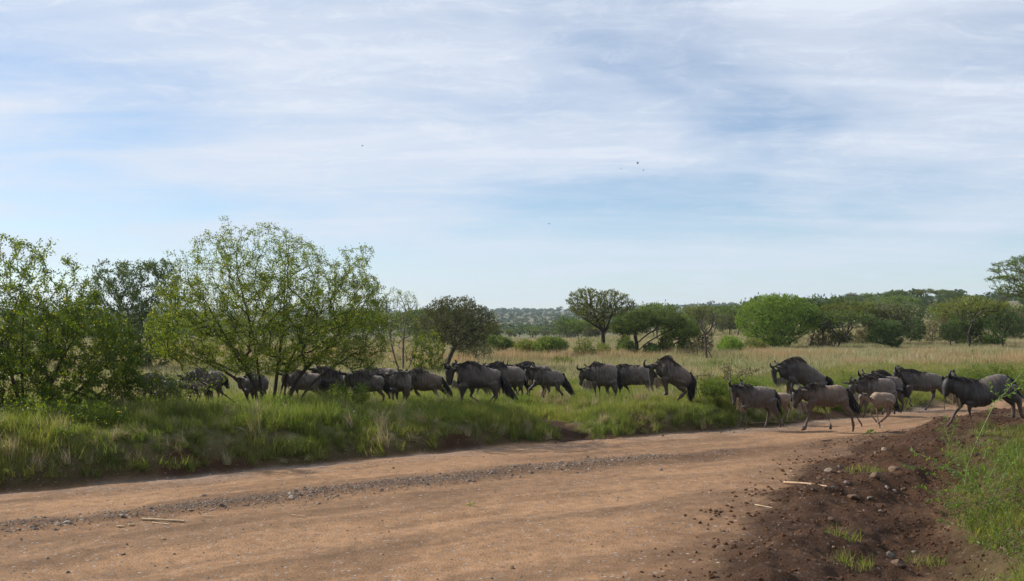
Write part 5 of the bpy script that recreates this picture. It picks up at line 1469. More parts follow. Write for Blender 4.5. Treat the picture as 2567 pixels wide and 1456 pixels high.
MID2 += [
 ('acacia_tree','green acacia behind the dead crooked branch',(1560,720),dome(1430,1720,420,700,seed=41),420,13,'acacia',K3),
 ('acacia_tree','dark rounded acacia behind the yellowish thicket bush',(1810,690),dome(1690,1920,470,690,seed=42),420,13,'acacia',K3),
 ('acacia_tree','grey green round bush left of the round dark slope acacia',(1950,690),dome(1890,2030,590,720,seed=43),220,11,'grey',K3),
 ('acacia_tree','dark acacia pair on the skyline right of the bright green one',(1870,470),dome(1730,2010,312,430,seed=44),260,13,'acacia',K3),
 ('acacia_tree','low green acacia left of the bright green one',(430,720),dome(340,560,480,700,seed=45),320,12,'acacia',K3),
 ('acacia_tree','small dark thorn tree in the yellow grass left of the bright green acacia',(292,765),flat(210,340,630,730,46),130,10,'dark',K3),
 ('acacia_tree','dark acacia at the left end of the open yellow grass',(2120,870),dome(2010,2230,720,860,seed=47),260,12,'acacia',K1),
 ('acacia_tree','flat topped acacia in the row beyond the yellow grass',(1750,850),flat(1660,1870,735,830,48),220,11,'acacia',K1),
 ('acacia_tree','smaller flat topped acacia left in the row beyond the yellow grass',(1655,860),flat(1560,1700,745,820,49),170,11,'acacia',K1),
 ('leafy_bush','dense round bush right in the row beyond the yellow grass',(1850,872),dome(1755,1940,775,868,seed=50),260,13,'dark',K1),
 ('leafy_bush','dark low bush in the row beyond the yellow grass',(1520,812),dome(1450,1600,745,808,seed=51),190,13,'dark',K1),
 ('acacia_tree','brownish crowned acacia behind the row beyond the yellow grass',(1530,745),dome(1435,1620,665,740,seed=52),200,10,'grey',K1),
 ('acacia_tree','broad green acacia behind the flat topped ones',(1760,735),dome(1640,1880,610,730,seed=53),260,12,'acacia',K1),
 ('thorn_bush','brownish undergrowth between the two right side acacia clumps',(1120,1010),dome(1010,1230,690,1000,seed=54),420,8,'brown',K4),
 ('acacia_tree','tall dark green acacia behind the rust speckled bush',(900,800),dome(790,1010,640,800,seed=55),300,12,'acacia',K4),
 ('acacia_tree','green domed acacia behind the largest dark clump',(1230,760),dome(1100,1370,590,760,seed=56),320,12,'acacia',K4),
 ('acacia_tree','dark green acacia behind the right shoulder of the largest clump',(1520,840),dome(1430,1620,700,840,seed=57),300,14,'dark',K4),
 ('acacia_tree','wide flat green acacia below the layered one',(1830,790),flat(1690,1910,630,740,58),300,13,'acacia',K4),
 ('thorn_bush','low grey bush on the left of the rust speckled bush',(760,960),dome(650,850,800,950,seed=59),300,9,'grey',K4),
 ('thorn_bush','weedy green undergrowth at the left edge of the right side thicket',(200,1060),dome(60,330,900,1050,seed=60),400,9,'brown',K4),
]
for nm, lb, bs, ol, nt, lv, st_, cv in MID2:
    px_tree(nm, lb, 'bush' if 'bush' in nm else 'tree', bs, ol, nt, lv, st_, thick=1.8, rbase=.10, rtip=.008, step=.28, seed=int(bs[0] + bs[1]), leafspread=.13, lsize=1.15, conv=cv, barkc=(.06, .05, .042),
            stems=([[(2500,975),(2530,880),(2520,740),(2480,660)],[(2500,975),(2440,860),(2380,760)],[(2440,865),(2330,860),(2180,905)]] if 'low branch sweeping' in lb else None))
px_tree('acacia_tree', 'big bright green round acacia right of the centre', 'tree', (1000, 965),
        [(445,600),(520,440),(600,400),(650,355),(700,300),(760,262),(850,275),(940,245),(1000,238),(1060,262),(1120,250),(1230,285),(1330,300),(1380,385),(1500,430),(1530,550),(1490,660),(1400,745),(1290,790),(1200,840),(1130,910),(950,935),(800,890),(640,830),(550,740),(480,680)],
        3200, 10, 'bright', conv=K3, thick=3.0, rbase=.17, rtip=.008, step=.28, seed=21, leafspread=.10, upleaf=2.2, lsize=1.0, barkc=(.055, .045, .038), pen=.2,
        stems=[[(980,965),(940,860),(860,720),(760,600)],[(1000,965),(990,840),(960,680),(940,480)],[(1015,965),(1040,830),(1080,660),(1120,480)],[(1025,965),(1080,800),(1180,680),(1340,600)],[(1030,965),(1160,860),(1300,780)],[(975,965),(880,850),(740,780),(620,700)]])
px_tree('acacia_tree', 'layered acacia reaching in from the right edge above the thicket', 'tree', (2380, 1080),
        [(1650,322),(1740,298),(1860,290),(1990,275),(2010,235),(1860,225),(1735,205),(1850,192),(1980,190),(1990,165),(1850,165),(1755,145),(1870,140),(1980,116),(2060,60),(2250,10),(2450,0),(2600,200),(2600,500),(2300,560),(2080,560),(1950,505),(1860,470),(1800,405),(1900,395),(1960,360),(1850,345),(1740,345)],
        2600, 11, 'bright', conv=K4, depth=58, thick=3.2, slabs=[[(1760,150),(1850,138),(1980,108),(2060,55),(2300,0),(2600,0),(2600,140),(2300,160),(1990,172),(1850,162)],[(1735,205),(1860,197),(2000,205),(2600,200),(2600,262),(2100,258),(1950,238),(1850,222)],[(1655,322),(1740,302),(1860,294),(2050,290),(2600,300),(2600,372),(2200,365),(2000,346),(1850,342),(1740,338)],[(1800,405),(1900,395),(2100,410),(2600,415),(2600,520),(2300,560),(2080,560),(1950,500),(1860,455)]], rbase=.3, rtip=.009, step=.35, seed=22, leafspread=.07, lsize=.75, upleaf=.1,
        stems=[[(2380,1080),(2370,800),(2330,600),(2250,450),(2000,360),(1780,320)],[(2340,620),(2200,400),(1990,250),(1800,170)],[(2350,650),(2400,400),(2300,150)],[(2330,600),(2150,530),(1960,460),(1840,400)]])
px_tree('dead_tree', 'bare forked dead tree standing behind the leaping bull', 'dead tree', (2035, 1130), None, 0, 0, conv=K2, rbase=.075, rtip=.028, seed=31, barkc=(.075, .058, .05),
        stems=[[(2035,1130),(2005,1010),(1998,880),(1990,780),(1955,690),(1935,600),(1942,520),(1922,460),(1898,415)],[(1992,770),(2050,710),(2080,620),(2078,520),(2048,462)],[(2082,545),(2110,500),(2140,490)],[(1962,700),(1968,610),(2012,530)],[(1940,590),(1900,575)],[(2070,650),(2120,690)],[(2000,900),(2060,870),(2090,830)],[(2005,960),(2050,1000),(2080,1060)]])
px_tree('dead_tree', 'dead crooked branch leaning right behind the big bright green acacia', 'dead tree', (1400, 800), None, 0, 0, conv=K3, depth=88, rbase=.14, rtip=.05, seed=32, barkc=(.06, .048, .042),
        stems=[[(1400,800),(1480,690),(1560,630),(1680,600),(1700,545),(1745,522)],[(1735,522),(1712,490),(1700,455)],[(1700,540),(1660,520)]])
px_tree('thorn_bush', 'leafless tangle of dry twigs arching above the bank beside the leaping bull', 'brush', (1325, 590), 
        [(880,520),(1000,470),(1240,400),(1330,290),(1400,320),(1560,440),(1800,340),(1740,440),(1550,520),(1400,560),(1000,560)], 90, 1.5, 'brown', conv=C2, depth=25.8, thick=.6, rbase=.018, rtip=.005, step=.14, seed=34, wob=.12,
        stems=[[(1325,590),(1280,480),(1240,400)],[(1330,590),(1450,520),(1650,460),(1800,345)],[(1320,590),(1370,400),(1390,270)],[(1310,590),(1100,520),(900,500)]], barkc=(.12, .09, .07))
# leafy weeds growing along the field edge
def field_weed(px, py, w, hgt, label, seed, depth=None, lset='broadlight', n=160, lv=8, grp=None):
    return px_tree('leafy_weed', label, 'weed', (px, py), dome(px - w / 2, px + w / 2, py - hgt, py, seed=seed), n, lv, lset, depth=depth, thick=.5, rbase=.012 if py < 1100 else .006, rtip=.0025 if py < 1100 else .0012, step=.12 if py < 1100 else .06, seed=seed, lsize=.8 if py < 1100 else .62, wob=.1)
field_weed(2126, 972, 46, 44, 'bright green weed behind the grey wildebeest with pointed ear', 61, 31.0)
field_weed(2150, 966, 40, 30, 'low bright weed just right of the brightest green weed', 62, 32.0)
field_weed(2442, 968, 74, 48, 'dark leafy weed patch above the rightmost bull, left part', 63, 33.0, 'broad', 330)
field_weed(2500, 965, 90, 56, 'tallest dark leafy weed patch behind the rump of the rightmost bull', 64, 33.5, 'broad', 420)
field_weed(2556, 990, 60, 60, 'leafy weed patch cut by the right edge of the photo', 65, 32.0, 'broad', 300)
field_weed(1855, 908, 46, 22, 'small light green shrub alone in the dry grass', 66, None, 'broad', 120)
field_weed(1790, 925, 60, 26, 'green regrowth at the foot of the bare forked tree', 67, None, 'broad', 160)
field_weed(1860, 1000, 90, 58, 'leafy green weed on the bank below the tangle of dry twigs', 68, 25.6, 'broad', 380)
field_weed(1790, 990, 70, 46, 'leafy green weed on the bank just right of the leaping bull', 69, 25.0, 'broad', 300)
field_weed(845, 1015, 60, 60, 'leafy weed growing in front of the pale rumped wildebeest', 70, 22.5, 'broad', 170, 7)
field_weed(905, 1010, 50, 55, 'leafy stalks in front of the shaggy necked wildebeest', 71, 22.5, 'broad', 120, 7)
field_weed(2485, 1335, 150, 110, 'biggest bushy weed on the near bank at lower right', 73, None, 'broadlight', 230, 5)
field_weed(2400, 1300, 90, 70, 'small leafy weed left of the biggest bushy weed on the near bank', 74, None, 'broadlight', 90, 6)
field_weed(2550, 1250, 110, 110, 'leafy weed at the right edge behind the biggest bushy weed', 75, None, 'broadlight', 130, 6)
field_weed(2400, 1200, 90, 60, 'leafy weed on the soil slope under the tallest weed stem', 76, None, 'broadlight', 60, 5)
field_weed(2540, 1390, 110, 60, 'low leafy weed close to the lower right corner', 77, None, 'broadlight', 90, 6)

# ------------------------------------------------------------------ trees scattered over the plain
def variant(seed, kind):
    rng = np.random.default_rng(seed)
    H_ = 4.2
    if kind == 'flat':
        n = 170; a = rng.random(n) * 6.283; r = 2.9 * np.sqrt(rng.random(n))
        z = H_ - .22 * (r / 2.9) ** 2 * 3 - .75 * rng.random(n) ** 1.5
    elif kind == 'round':
        n = 190; d = rng.normal(0, 1, (n, 3)); d /= np.linalg.norm(d, axis=1)[:, None]; rr = rng.random(n) ** .35
        a = None; X = d * rr[:, None] * np.array([2.2, 2.2, 1.5]); X[:, 2] += 2.6
    else:
        n = 170; a = rng.random(n) * 6.283; t = rng.random(n) ** .6; r = (0.5 + 2.0 * t) * np.sqrt(rng.random(n)); z = 1.3 + 2.8 * t - .25 * (r / 2.2) ** 2
    if kind != 'round': X = np.column_stack([r * np.cos(a), r * np.sin(a), z])
    X = X * (1 + .0 * X)
    X[:, :2] *= (.85 + .3 * fbm(X[:, 0] * .8 + seed, X[:, 1] * .8, 2, seed))[:, None]
    b = rng.normal(0, .3, 2)
    st = [[(0, 0, -.3), (b[0] * .3, b[1] * .3, .8), (b[0], b[1], 1.6)], [(b[0] * .6, b[1] * .6, 1.2), (b[0] + .8, b[1], 2.2)], [(b[0] * .6, b[1] * .6, 1.2), (b[0] - .8, b[1] + .3, 2.3)]]
    PA, par, paths, spots, _ = grow(st, X, rng, .45, .25, .2, .06)
    V, Q, r_ = tree_mesh(PA, par, paths, .012, .14)
    C = np.repeat(np.array([[.06, .05, .042]]), len(V), 0)
    tr = mesh_np('trunk', V, Q, M_BARK, True, C)
    Pl = []; Nl = []
    for p0, Qp in spots:
        m = 11
        c = Qp[-1] + rng.normal(0, .20, (m, 3)) * np.array([1, 1, .6]); Pl.append(c)
        Nl.append(rng.normal(0, .6, (m, 3)) + np.array([0, 0, .5]) + (Qp[-1] - p0) * .4)
    cols = LEAF_SETS[['acacia', 'dark', 'acacia', 'olive', 'grey'][seed % 5]]['cols']
    Vc, T, Cc = leafcloud(np.vstack(Pl), np.vstack(Nl), .30, .42, cols, seed)
    return tr, mesh_np('crown', Vc, T, M_FINE, False, Cc)

VAR = [variant(i, k) for i, k in enumerate(['flat', 'round', 'flat', 'vase', 'round', 'flat', 'round', 'vase', 'flat', 'round'])]
rng = np.random.default_rng(321)
cand = []
tries = 0
while len(cand) < 296 and tries < 60000:
    tries += 1
    u = rng.uniform(-.10, .60) if rng.random() < .88 else rng.uniform(-.58, -.1); y = 82 * (560 / 82) ** rng.random()
    x = u * y
    px = 1283 + u * F
    D_ = .35
    if px > 1850: D_ = 1.0 if y > 92 else .35
    elif px > 1530: D_ = .75 if y > 130 else .10
    elif px > 1230: D_ = .70 if y > 150 else .05
    else: D_ = .5
    if 1240 < px < 1560 and 115 < y < 165: D_ = .02       # open strip of yellow grass
    if 1990 < px < 2200 and 95 < y < 150: D_ = .08
    cl = fbm(x * .018 + 5, y * .018, 3, 71)
    if rng.random() > D_ * smooth(.30, .50, cl) : continue
    s = rng.uniform(.7, 1.25)
    if any((x - c[0]) ** 2 + (y - c[1]) ** 2 < (2.2 * (s + c[2])) ** 2 * (.45 if px > 1850 else .8) for c in cand): continue
    cand.append((x, y, s))
cand.sort(key=lambda c: c[1])
proto = []
kinds_lbl = ['green', 'dark']
for i, (x, y, s) in enumerate(cand):
    v = int(rng.integers(0, len(VAR)))
    z = float(h(x, y))
    px = 1283 + x / y * F
    shp = ['flat topped', 'rounded', 'flat topped', 'vase shaped', 'rounded', 'wide flat topped', 'low rounded', 'slender vase shaped', 'thin flat topped', 'full rounded'][v]
    ton = ['green', 'dark', 'green', 'olive', 'grey'][v % 5]
    dst = 'nearer' if y < 170 else ('farther' if y < 300 else 'distant')
    anch = [(300, 'behind the left edge bush'), (700, 'left of the big bush stems'), (1000, 'right of the big bush stems'), (1240, 'near the windswept tree'),
            (1330, 'above the olive bush'), (1420, 'left of the vase shaped acacia'), (1530, 'behind the vase shaped acacia'), (1700, 'behind the spreading acacia'), (1850, 'behind the bare tree'),
            (2040, 'behind the bright green acacia'), (2140, 'above the dead branch'), (2230, 'above the low branched tree'), (2340, 'above the rust speckled bush'), (2460, 'above the dark clump'), (9999, 'near the layered acacia')]
    anc = [a_ for lim, a_ in anch if px < lim][0]
    if px > 1850: lab, grp = f'{dst} {shp} {ton} acacia on the slope {anc}', 'acacias on the right hand slope'
    elif px > 1230: lab, grp = f'{dst} {shp} {ton} acacia on the plain {anc}', 'acacias on the central plain'
    else: lab, grp = f'{dst} {shp} {ton} acacia {anc}', 'acacias behind the left bushes'
    t = thing('acacia_tree', lab, 'tree', (x, y, z), rng.random() * 6.28, grp, s)
    t.scale = (s, s, s * rng.uniform(.8, 1.1))
    link('trunk', VAR[v][0], t); link('crown', VAR[v][1], t)

# woodland beyond, read as one mass
def far_wood():
    rng = np.random.default_rng(99)
    n = 10000
    u = np.where(rng.random(n) < .75, rng.uniform(-.1, .62, n), rng.uniform(-.62, -.1, n)); y = 330 * (2900 / 330) ** (rng.random(n) ** .85)
    x = u * y
    cl = fbm(x * .006, y * .004, 3, 73)
    kp = rng.random(n) < np.where(y > 900, .45 + .55 * smooth(.40, .55, cl), .12 + .88 * smooth(.42, .58, cl)) * np.where((x / y > .2) & (y < 900), .38, 1); x, y = x[kp], y[kp]
    z = h(x, y, False)
    V = []; T = []; C = []; n = len(x)
    m = 26
    H_ = rng.uniform(2.6, 5.4, n) * np.where(rng.random(n) < .04, 1.7, 1.0) * np.clip(y / 1400, .85, 1.5)
    R0 = H_ * rng.uniform(.5, .8, n); fl = rng.random(n) < .35
    d = rng.normal(0, 1, (n, m, 3)); d /= np.linalg.norm(d, axis=2)[..., None]; d *= (rng.random((n, m, 1)) ** .4)
    hh = np.where(fl, .12, .36)
    c = np.stack([x[:, None] + d[..., 0] * R0[:, None], y[:, None] + d[..., 1] * R0[:, None], z[:, None] + H_[:, None] * (np.where(fl, .85, .60)[:, None] + d[..., 2] * hh[:, None])], -1)
    P = c.reshape(-1, 3); sz = np.repeat(H_ * np.where(y < 900, .42, .56), m)
    N = rng.normal(0, 1, P.shape); N[:, 2] *= .5
    Vc, Tc, Cc = leafcloud(P, N, 1.0, .75, [(.050, .075, .036), (.040, .062, .032), (.065, .085, .04)], 5, .2, .4)
    Vc = (Vc.reshape(-1, 4, 3) - P[:, None]) * sz[:, None, None] + P[:, None]
    Vc = Vc.reshape(-1, 3)
    # trunks
    tw = H_ * .035
    tb = np.stack([np.stack([x - tw, y, z - .3], -1), np.stack([x + tw, y, z - .3], -1), np.stack([x + tw * .6, y, z + H_ * .8], -1), np.stack([x - tw * .6, y, z + H_ * .8], -1)], 1)
    tb2 = np.stack([np.stack([x, y - tw, z - .3], -1), np.stack([x, y + tw, z - .3], -1), np.stack([x, y + tw * .6, z + H_ * .8], -1), np.stack([x, y - tw * .6, z + H_ * .8], -1)], 1)
    tv = np.concatenate([tb, tb2]).reshape(-1, 3)
    tq = np.arange(len(tv)).reshape(-1, 4) + len(Vc)
    me = mesh_np('distant_woodland', np.vstack([Vc, tv]), [Tc, tq], M_FINE, False, np.vstack([Cc, np.repeat([[.06, .05, .04]], len(tv), 0)]))
    link('distant_woodland', me, kind='stuff')
far_wood()
# ------------------------------------------------------------------ stones, clods, sticks
M_STONE = mat_attr('stone', 0.75, 0.3, 6.0, 0.25, 0.4, 25.0, obj_rand=0.25)
M_SOIL = mat_attr('soil_clod', 0.95, 0.1, 9.0, 0.3, 0.5, 30.0)
M_WOOD = mat_attr('dry_wood', 0.7, 0.2, 12.0, 0.25, 0.3, 40.0)

import bmesh
def rock_mesh(name, seed, col, flatz=.7, rough=.25, sub=2, mat=None, mudd=None, angular=.0):
    bm = bmesh.new(); bmesh.ops.create_icosphere(bm, subdivisions=sub, radius=.5)
    r = np.random.default_rng(seed)
    V = np.array([v.co for v in bm.verts]); F_ = np.array([[v.index for v in f.verts] for f in bm.faces]); bm.free()
    # a few cutting planes give broken faces
    for _ in range(7):
        d = r.normal(0, 1, 3); d /= np.linalg.norm(d); lim = r.uniform(.30, .42)
        s = V @ d; V = V - np.outer(np.maximum(s - lim, 0) * (.85), d)
    nz = np.array([vnoise(V[:, 0] * 4 + seed, V[:, 1] * 4 + V[:, 2] * 3, seed)]).T
    V = V * (1 + rough * (nz - .5))
    V = V * np.array([1, r.uniform(.6, .9), flatz])
    C = np.array(col)[None] * (.75 + .5 * vnoise(V[:, 0] * 6, V[:, 1] * 6 + V[:, 2] * 5, seed + 1))[:, None]
    if mudd is not None:
        f = smooth(-.05, -.25, V[:, 2])[:, None]; C = C * (1 - f) + np.array(mudd) * f
    return mesh_np(name, V, F_, mat or M_STONE, False, C)

GREY = [(.175, .13, .097), (.21, .165, .125), (.12, .088, .066), (.25, .205, .165)]
BRN = [(.20, .135, .09), (.24, .17, .12), (.15, .10, .07)]
stones = [rock_mesh('stone', 10 + i, (GREY + BRN)[i % 7], .55 + .2 * (i % 3) / 2, .3, 1 if i % 2 else 2) for i in range(14)]
rr = np.random.default_rng(8)

def stone_at(px=None, py=None, size=.1, mi=0, label='', group=None, x=None, y=None, sink=.3, name='stone', cat='stone', mesh=None, fx=None):
    if x is None: x, y, _ = ground_at(px, py)
    z = float(h(x, y))
    o = link(name, mesh or stones[mi % len(stones)], None, (x, y, z + size * .25 - size * sink * .3), (rr.normal(0, .25), rr.normal(0, .25), rr.random() * 6.28), size, label=label, category=cat)
    if group: o['group'] = group
    return o

# the windrow of gravel along the road
pts = []
tries = 0
while len(pts) < 225:
    tries += 1
    px = rr.uniform(-10, 1520) if rr.random() < .85 else rr.uniform(1400, 1700)
    ec = -3.25
    y0 = rr.uniform(11.2, 19.5); x0 = wx(px, y0)
    e = float(e_of(np.array(x0), np.array(y0)))
    if abs(e + 3.25) > .8 or rr.random() > math.exp(-((e + 3.25) / .36) ** 2): continue
    s = .04 + .075 * rr.random() ** 2
    pts.append((x0, y0, s))
for x0, y0, s in pts:
    stone_at(x=float(x0), y=float(y0), size=s, mi=int(rr.integers(0, 14)), label='gravel stone lying in the rough windrow along the dirt road', group='gravel stones in the windrow', sink=.9)

# single stones that can be told apart (picture position, width in metres)
RK = [(2122,1211,.17,'pinkish grey','rounded cobble right of the pale stick'),(2075,1182,.21,'pale','long flat cobble on the soil edge above the pale stick'),
      (2056,1200,.15,'brown','reddish clod like stone left of the pale cobble'),(2104,1184,.12,'brown','squarish stone touching the long pale cobble'),
      (2012,1197,.16,'brown','round brown clod above the left end of the pale stick'),(2138,1248,.28,'brown','largest brown stone half buried in the dark soil'),
      (2090,1223,.12,'grey','blue grey cobble below the right end of the pale stick'),(2036,1226,.12,'brown','tan cobble under the middle of the pale stick'),
      (2180,1250,.13,'grey','grey stone right of the largest brown stone'),(2192,1195,.22,'brown','muddy ridged stone high on the soil bank'),
      (2222,1222,.13,'pinkish grey','pink grey stone leading the group of three on the soil bank'),(2240,1232,.13,'pinkish grey','middle stone of the group of three on the soil bank'),
      (2262,1226,.12,'brown','right hand stone of the group of three on the soil bank'),(2240,1176,.26,'brown','broad muddy stone near the top of the dark soil'),
      (2207,1281,.12,'pale','upright pale stone at the lip of the ditch'),(2082,1302,.11,'brown','small brown stone low on the dark soil slope'),
      (2228,1393,.16,'grey','mossy grey stone on the sandy ditch floor'),(2290,1385,.12,'grey','dull green grey stone right of the sandy ditch floor'),
      (2090,1373,.09,'brown','dark stone at the bottom edge of the soil slope'),(2252,1418,.28,'brown','flat brown slab at the bottom of the picture near the ditch'),
      (1985,1182,.10,'pale','white flat stone on the road left of the cobbles'),(2215,1127,.16,'pale','pale block lying on the mound foot'),
      (2195,1135,.12,'brown','small block left of the pale block on the mound foot'),(2102,1170,.10,'grey','grey stone at the edge of road and dark soil'),
      (2480,1085,.22,'brown','brown stone on the mound under the rightmost bull'),(1655,1178,.13,'grey','flat grey stone on the right half of the road'),
      (378,1275,.10,'grey','small grey stone above the bleached plank'),(305,1295,.15,'grey','biggest grey stone in the gravel left of the bleached plank'),
      (985,1174,.08,'brown','lone dark stone on the far lane of the road'),(1236,1186,.16,'grey','biggest dark stone in the middle of the windrow'),
      (1282,1192,.10,'grey','stone just right of the biggest dark windrow stone'),(1333,1186,.11,'brown','brown stone near the far end of the windrow'),
      (1186,1207,.10,'brown','square brown stone in the middle of the windrow'),(810,1222,.11,'brown','dark stone at the upper edge of the windrow'),
      (764,1223,.09,'brown','lone dark stone just above the windrow'),(436,1390,.06,'brown','left one of two dark stones on the near lane'),
      (310,1390,.07,'brown','dark round stone on the near left lane'),(62,1438,.06,'grey','dark stone near the bottom left corner'),
      (170,1435,.07,'grey','grey lump on the near lane at the bottom left'),(1284,1425,.10,'brown','upright brown stone at the bottom centre'),
      (118,1400,.06,'pale','pale flat pebble on the near left lane'),(870,1330,.05,'pale','small whitish chip in the middle of the road')]
SC = {'pinkish grey': (.18, .13, .108), 'pale': (.22, .165, .12), 'brown': (.125, .078, .048), 'grey': (.155, .130, .108)}
for i, (px, py, s, c, lb) in enumerate(RK):
    m = rock_mesh('stone', 200 + i, SC[c], .5 + .25 * rr.random(), .55, 2, mudd=(.10, .055, .03))
    stone_at(px, py, s * .85, 0, lb, mesh=m, sink=.85)

# ground litter nobody would count
clods = [rock_mesh('clod', 60 + i, (.085, .044, .025), .7, .5, 1, M_SOIL) for i in range(4)]
grits = [rock_mesh('grit', 70 + i, (GREY + BRN)[(i * 2) % 7], .5, .3, 1) for i in range(6)]
def so(meshes): 
    L_ = []
    for m in meshes:
        o = bpy.data.objects.new(m.name, m); SRC.objects.link(o); L_.append(o)
    return L_
clods = so(clods); grits = so(grits)
x, y = area(90000, 7.0, 26, seed=21, pad=1)
q = q_of(x, y); e = e_of(x, y)
keep = R_.random(len(x)) < (smooth(-1.1, .5, q) * (e < -.2) * (.3 + .7 * smooth(.4, .55, fbm(x * 1.5, y * 1.5, 3, 111))) * (1 - .8 * smooth(3.4, 4.6, q)))
x, y = x[keep], y[keep]
scatter('soil_clods', clods, x, y, .014 + .075 * R_.random(len(x)) ** 3.5, seed=21, tilt=.6)
x, y = area(130000, 8.5, 34, seed=22, pad=1)
q = q_of(x, y); e = e_of(x, y)
dn = .16 + .9 * np.exp(-((e + 3.25) / .38) ** 2) + .30 * np.exp(-((e + .45) / .4) ** 2) + .25 * smooth(-1.6, 0, q)
keep = (R_.random(len(x)) < dn * .6 * (e < -.05) * (q < 1.5)) & (y < 34)
x, y = x[keep], y[keep]; e = e[keep]
sz = .009 + .036 * R_.random(len(x)) ** 3 + .016 * np.exp(-((e + 3.25) / .3) ** 2) * R_.random(len(x))
scatter('road_gravel', grits, x, y, sz, seed=22, tilt=.4)
t = R_.random(40000); ym = 8.0 + 14 * t
xm = np.interp(ym, [5, 12.1, 16.5, 17.8, 24], [-13.5, -6.2, -.3, 1.5, 7.5]) + R_.normal(0, .65, len(t))
em = e_of(xm, ym)
keep = (R_.random(len(t)) < np.exp(-((em + 3.25) / .42) ** 2) * (.35 + .65 * smooth(.30, .5, fbm(xm * .8, ym * .8, 2, 17))) * smooth(4.5, 1.0, xm)) & (abs(xm) < .6 * ym + 1)
xm, ym = xm[keep], ym[keep]
scatter('windrow_gravel', grits, xm, ym, .012 + .036 * R_.random(len(xm)) ** 2.5, seed=25, tilt=.5)
x, y = area(1500, 15, 30, seed=23, pad=1)
e = e_of(x, y)
keep = R_.random(len(x)) < smooth(1.4, .2, np.abs(e - .4))
scatter('bank_clods', clods, x[keep], y[keep], .02 + .07 * R_.random(keep.sum()) ** 3, seed=23, tilt=.6)

# sticks
def stick(name, label, pts, r, col, squash=.5, lift=.02):
    W_ = [ground_at(*p) for p in pts]
    P = np.array([(a, b, c + lift) for a, b, c in W_]); P0 = P[0].copy()
    P = catmull(P - P0, 4) if len(P) > 2 else np.linspace(P[0] - P0, P[-1] - P0, 6)
    R = np.full(len(P), r) * np.linspace(1, .7, len(P)) * (1 + .1 * np.sin(np.arange(len(P)) * 1.7))
    V, Q, T = tube_path(P, R, 6, 1.0); V[:, 2] *= 1
    C = np.array(col)[None] * (.8 + .4 * fbm(V[:, 0] * 9, V[:, 2] * 30, 2, 4))[:, None]
    link(name, mesh_np(name, V, [Q, T], M_WOOD, False, C), None, tuple(P0), label=label, category='stick')
stick('stick', 'pale split stick lying on the dark soil edge of the road', [(1964, 1212), (2018, 1216), (2072, 1222)], .016, (.36, .25, .16))
stick('plank', 'bleached split plank lying across the gravel on the left', [(356, 1305), (462, 1310)], .018, (.40, .29, .18))
stick('stick', 'short bleached splinter under the bleached plank', [(382, 1312), (424, 1316)], .011, (.45, .33, .22), lift=.01)
stick('stick', 'small stick in the gravel right of the bleached plank', [(505, 1296), (536, 1299)], .008, (.40, .29, .18))
stick('stick', 'thin straw on the road far right of the plank', [(730, 1294), (765, 1298)], .006, (.42, .31, .2))
stick('stick', 'long straight pole lying along the bank behind the leftmost road walker', [(1880, 1063), (1925, 1061), (1995, 1058)], .022, (.20, .13, .08))
stick('stick', 'thin dry stem on the soil slope below the pale stick', [(1892, 1268), (1935, 1276)], .007, (.46, .36, .22))
stick('stick', 'dark twig on the road right of the walking animals', [(2060, 1108), (2085, 1105)], .012, (.10, .07, .05))
def chip(label, px, py, L_, col):
    x, y, z = ground_at(px, py)
    m = rock_mesh('wood_chip', int(px), col, .22, .4, 1, M_WOOD)
    link('wood_chip', m, None, (x, y, z + .012), (.1, .2, 1.0), (L_, L_ * .6, L_), label=label, category='wood chip')
chip('broken pale wood chip left of the bleached plank', 302, 1321, .16, (.55, .40, .24))
chip('small pale wood chip between gravel and plank', 330, 1317, .12, (.48, .34, .2))
chip('pale chip on the road below the plank', 410, 1352, .08, (.50, .38, .24))
chip('pale chip in the gravel right of the plank end', 478, 1280, .11, (.48, .36, .24))

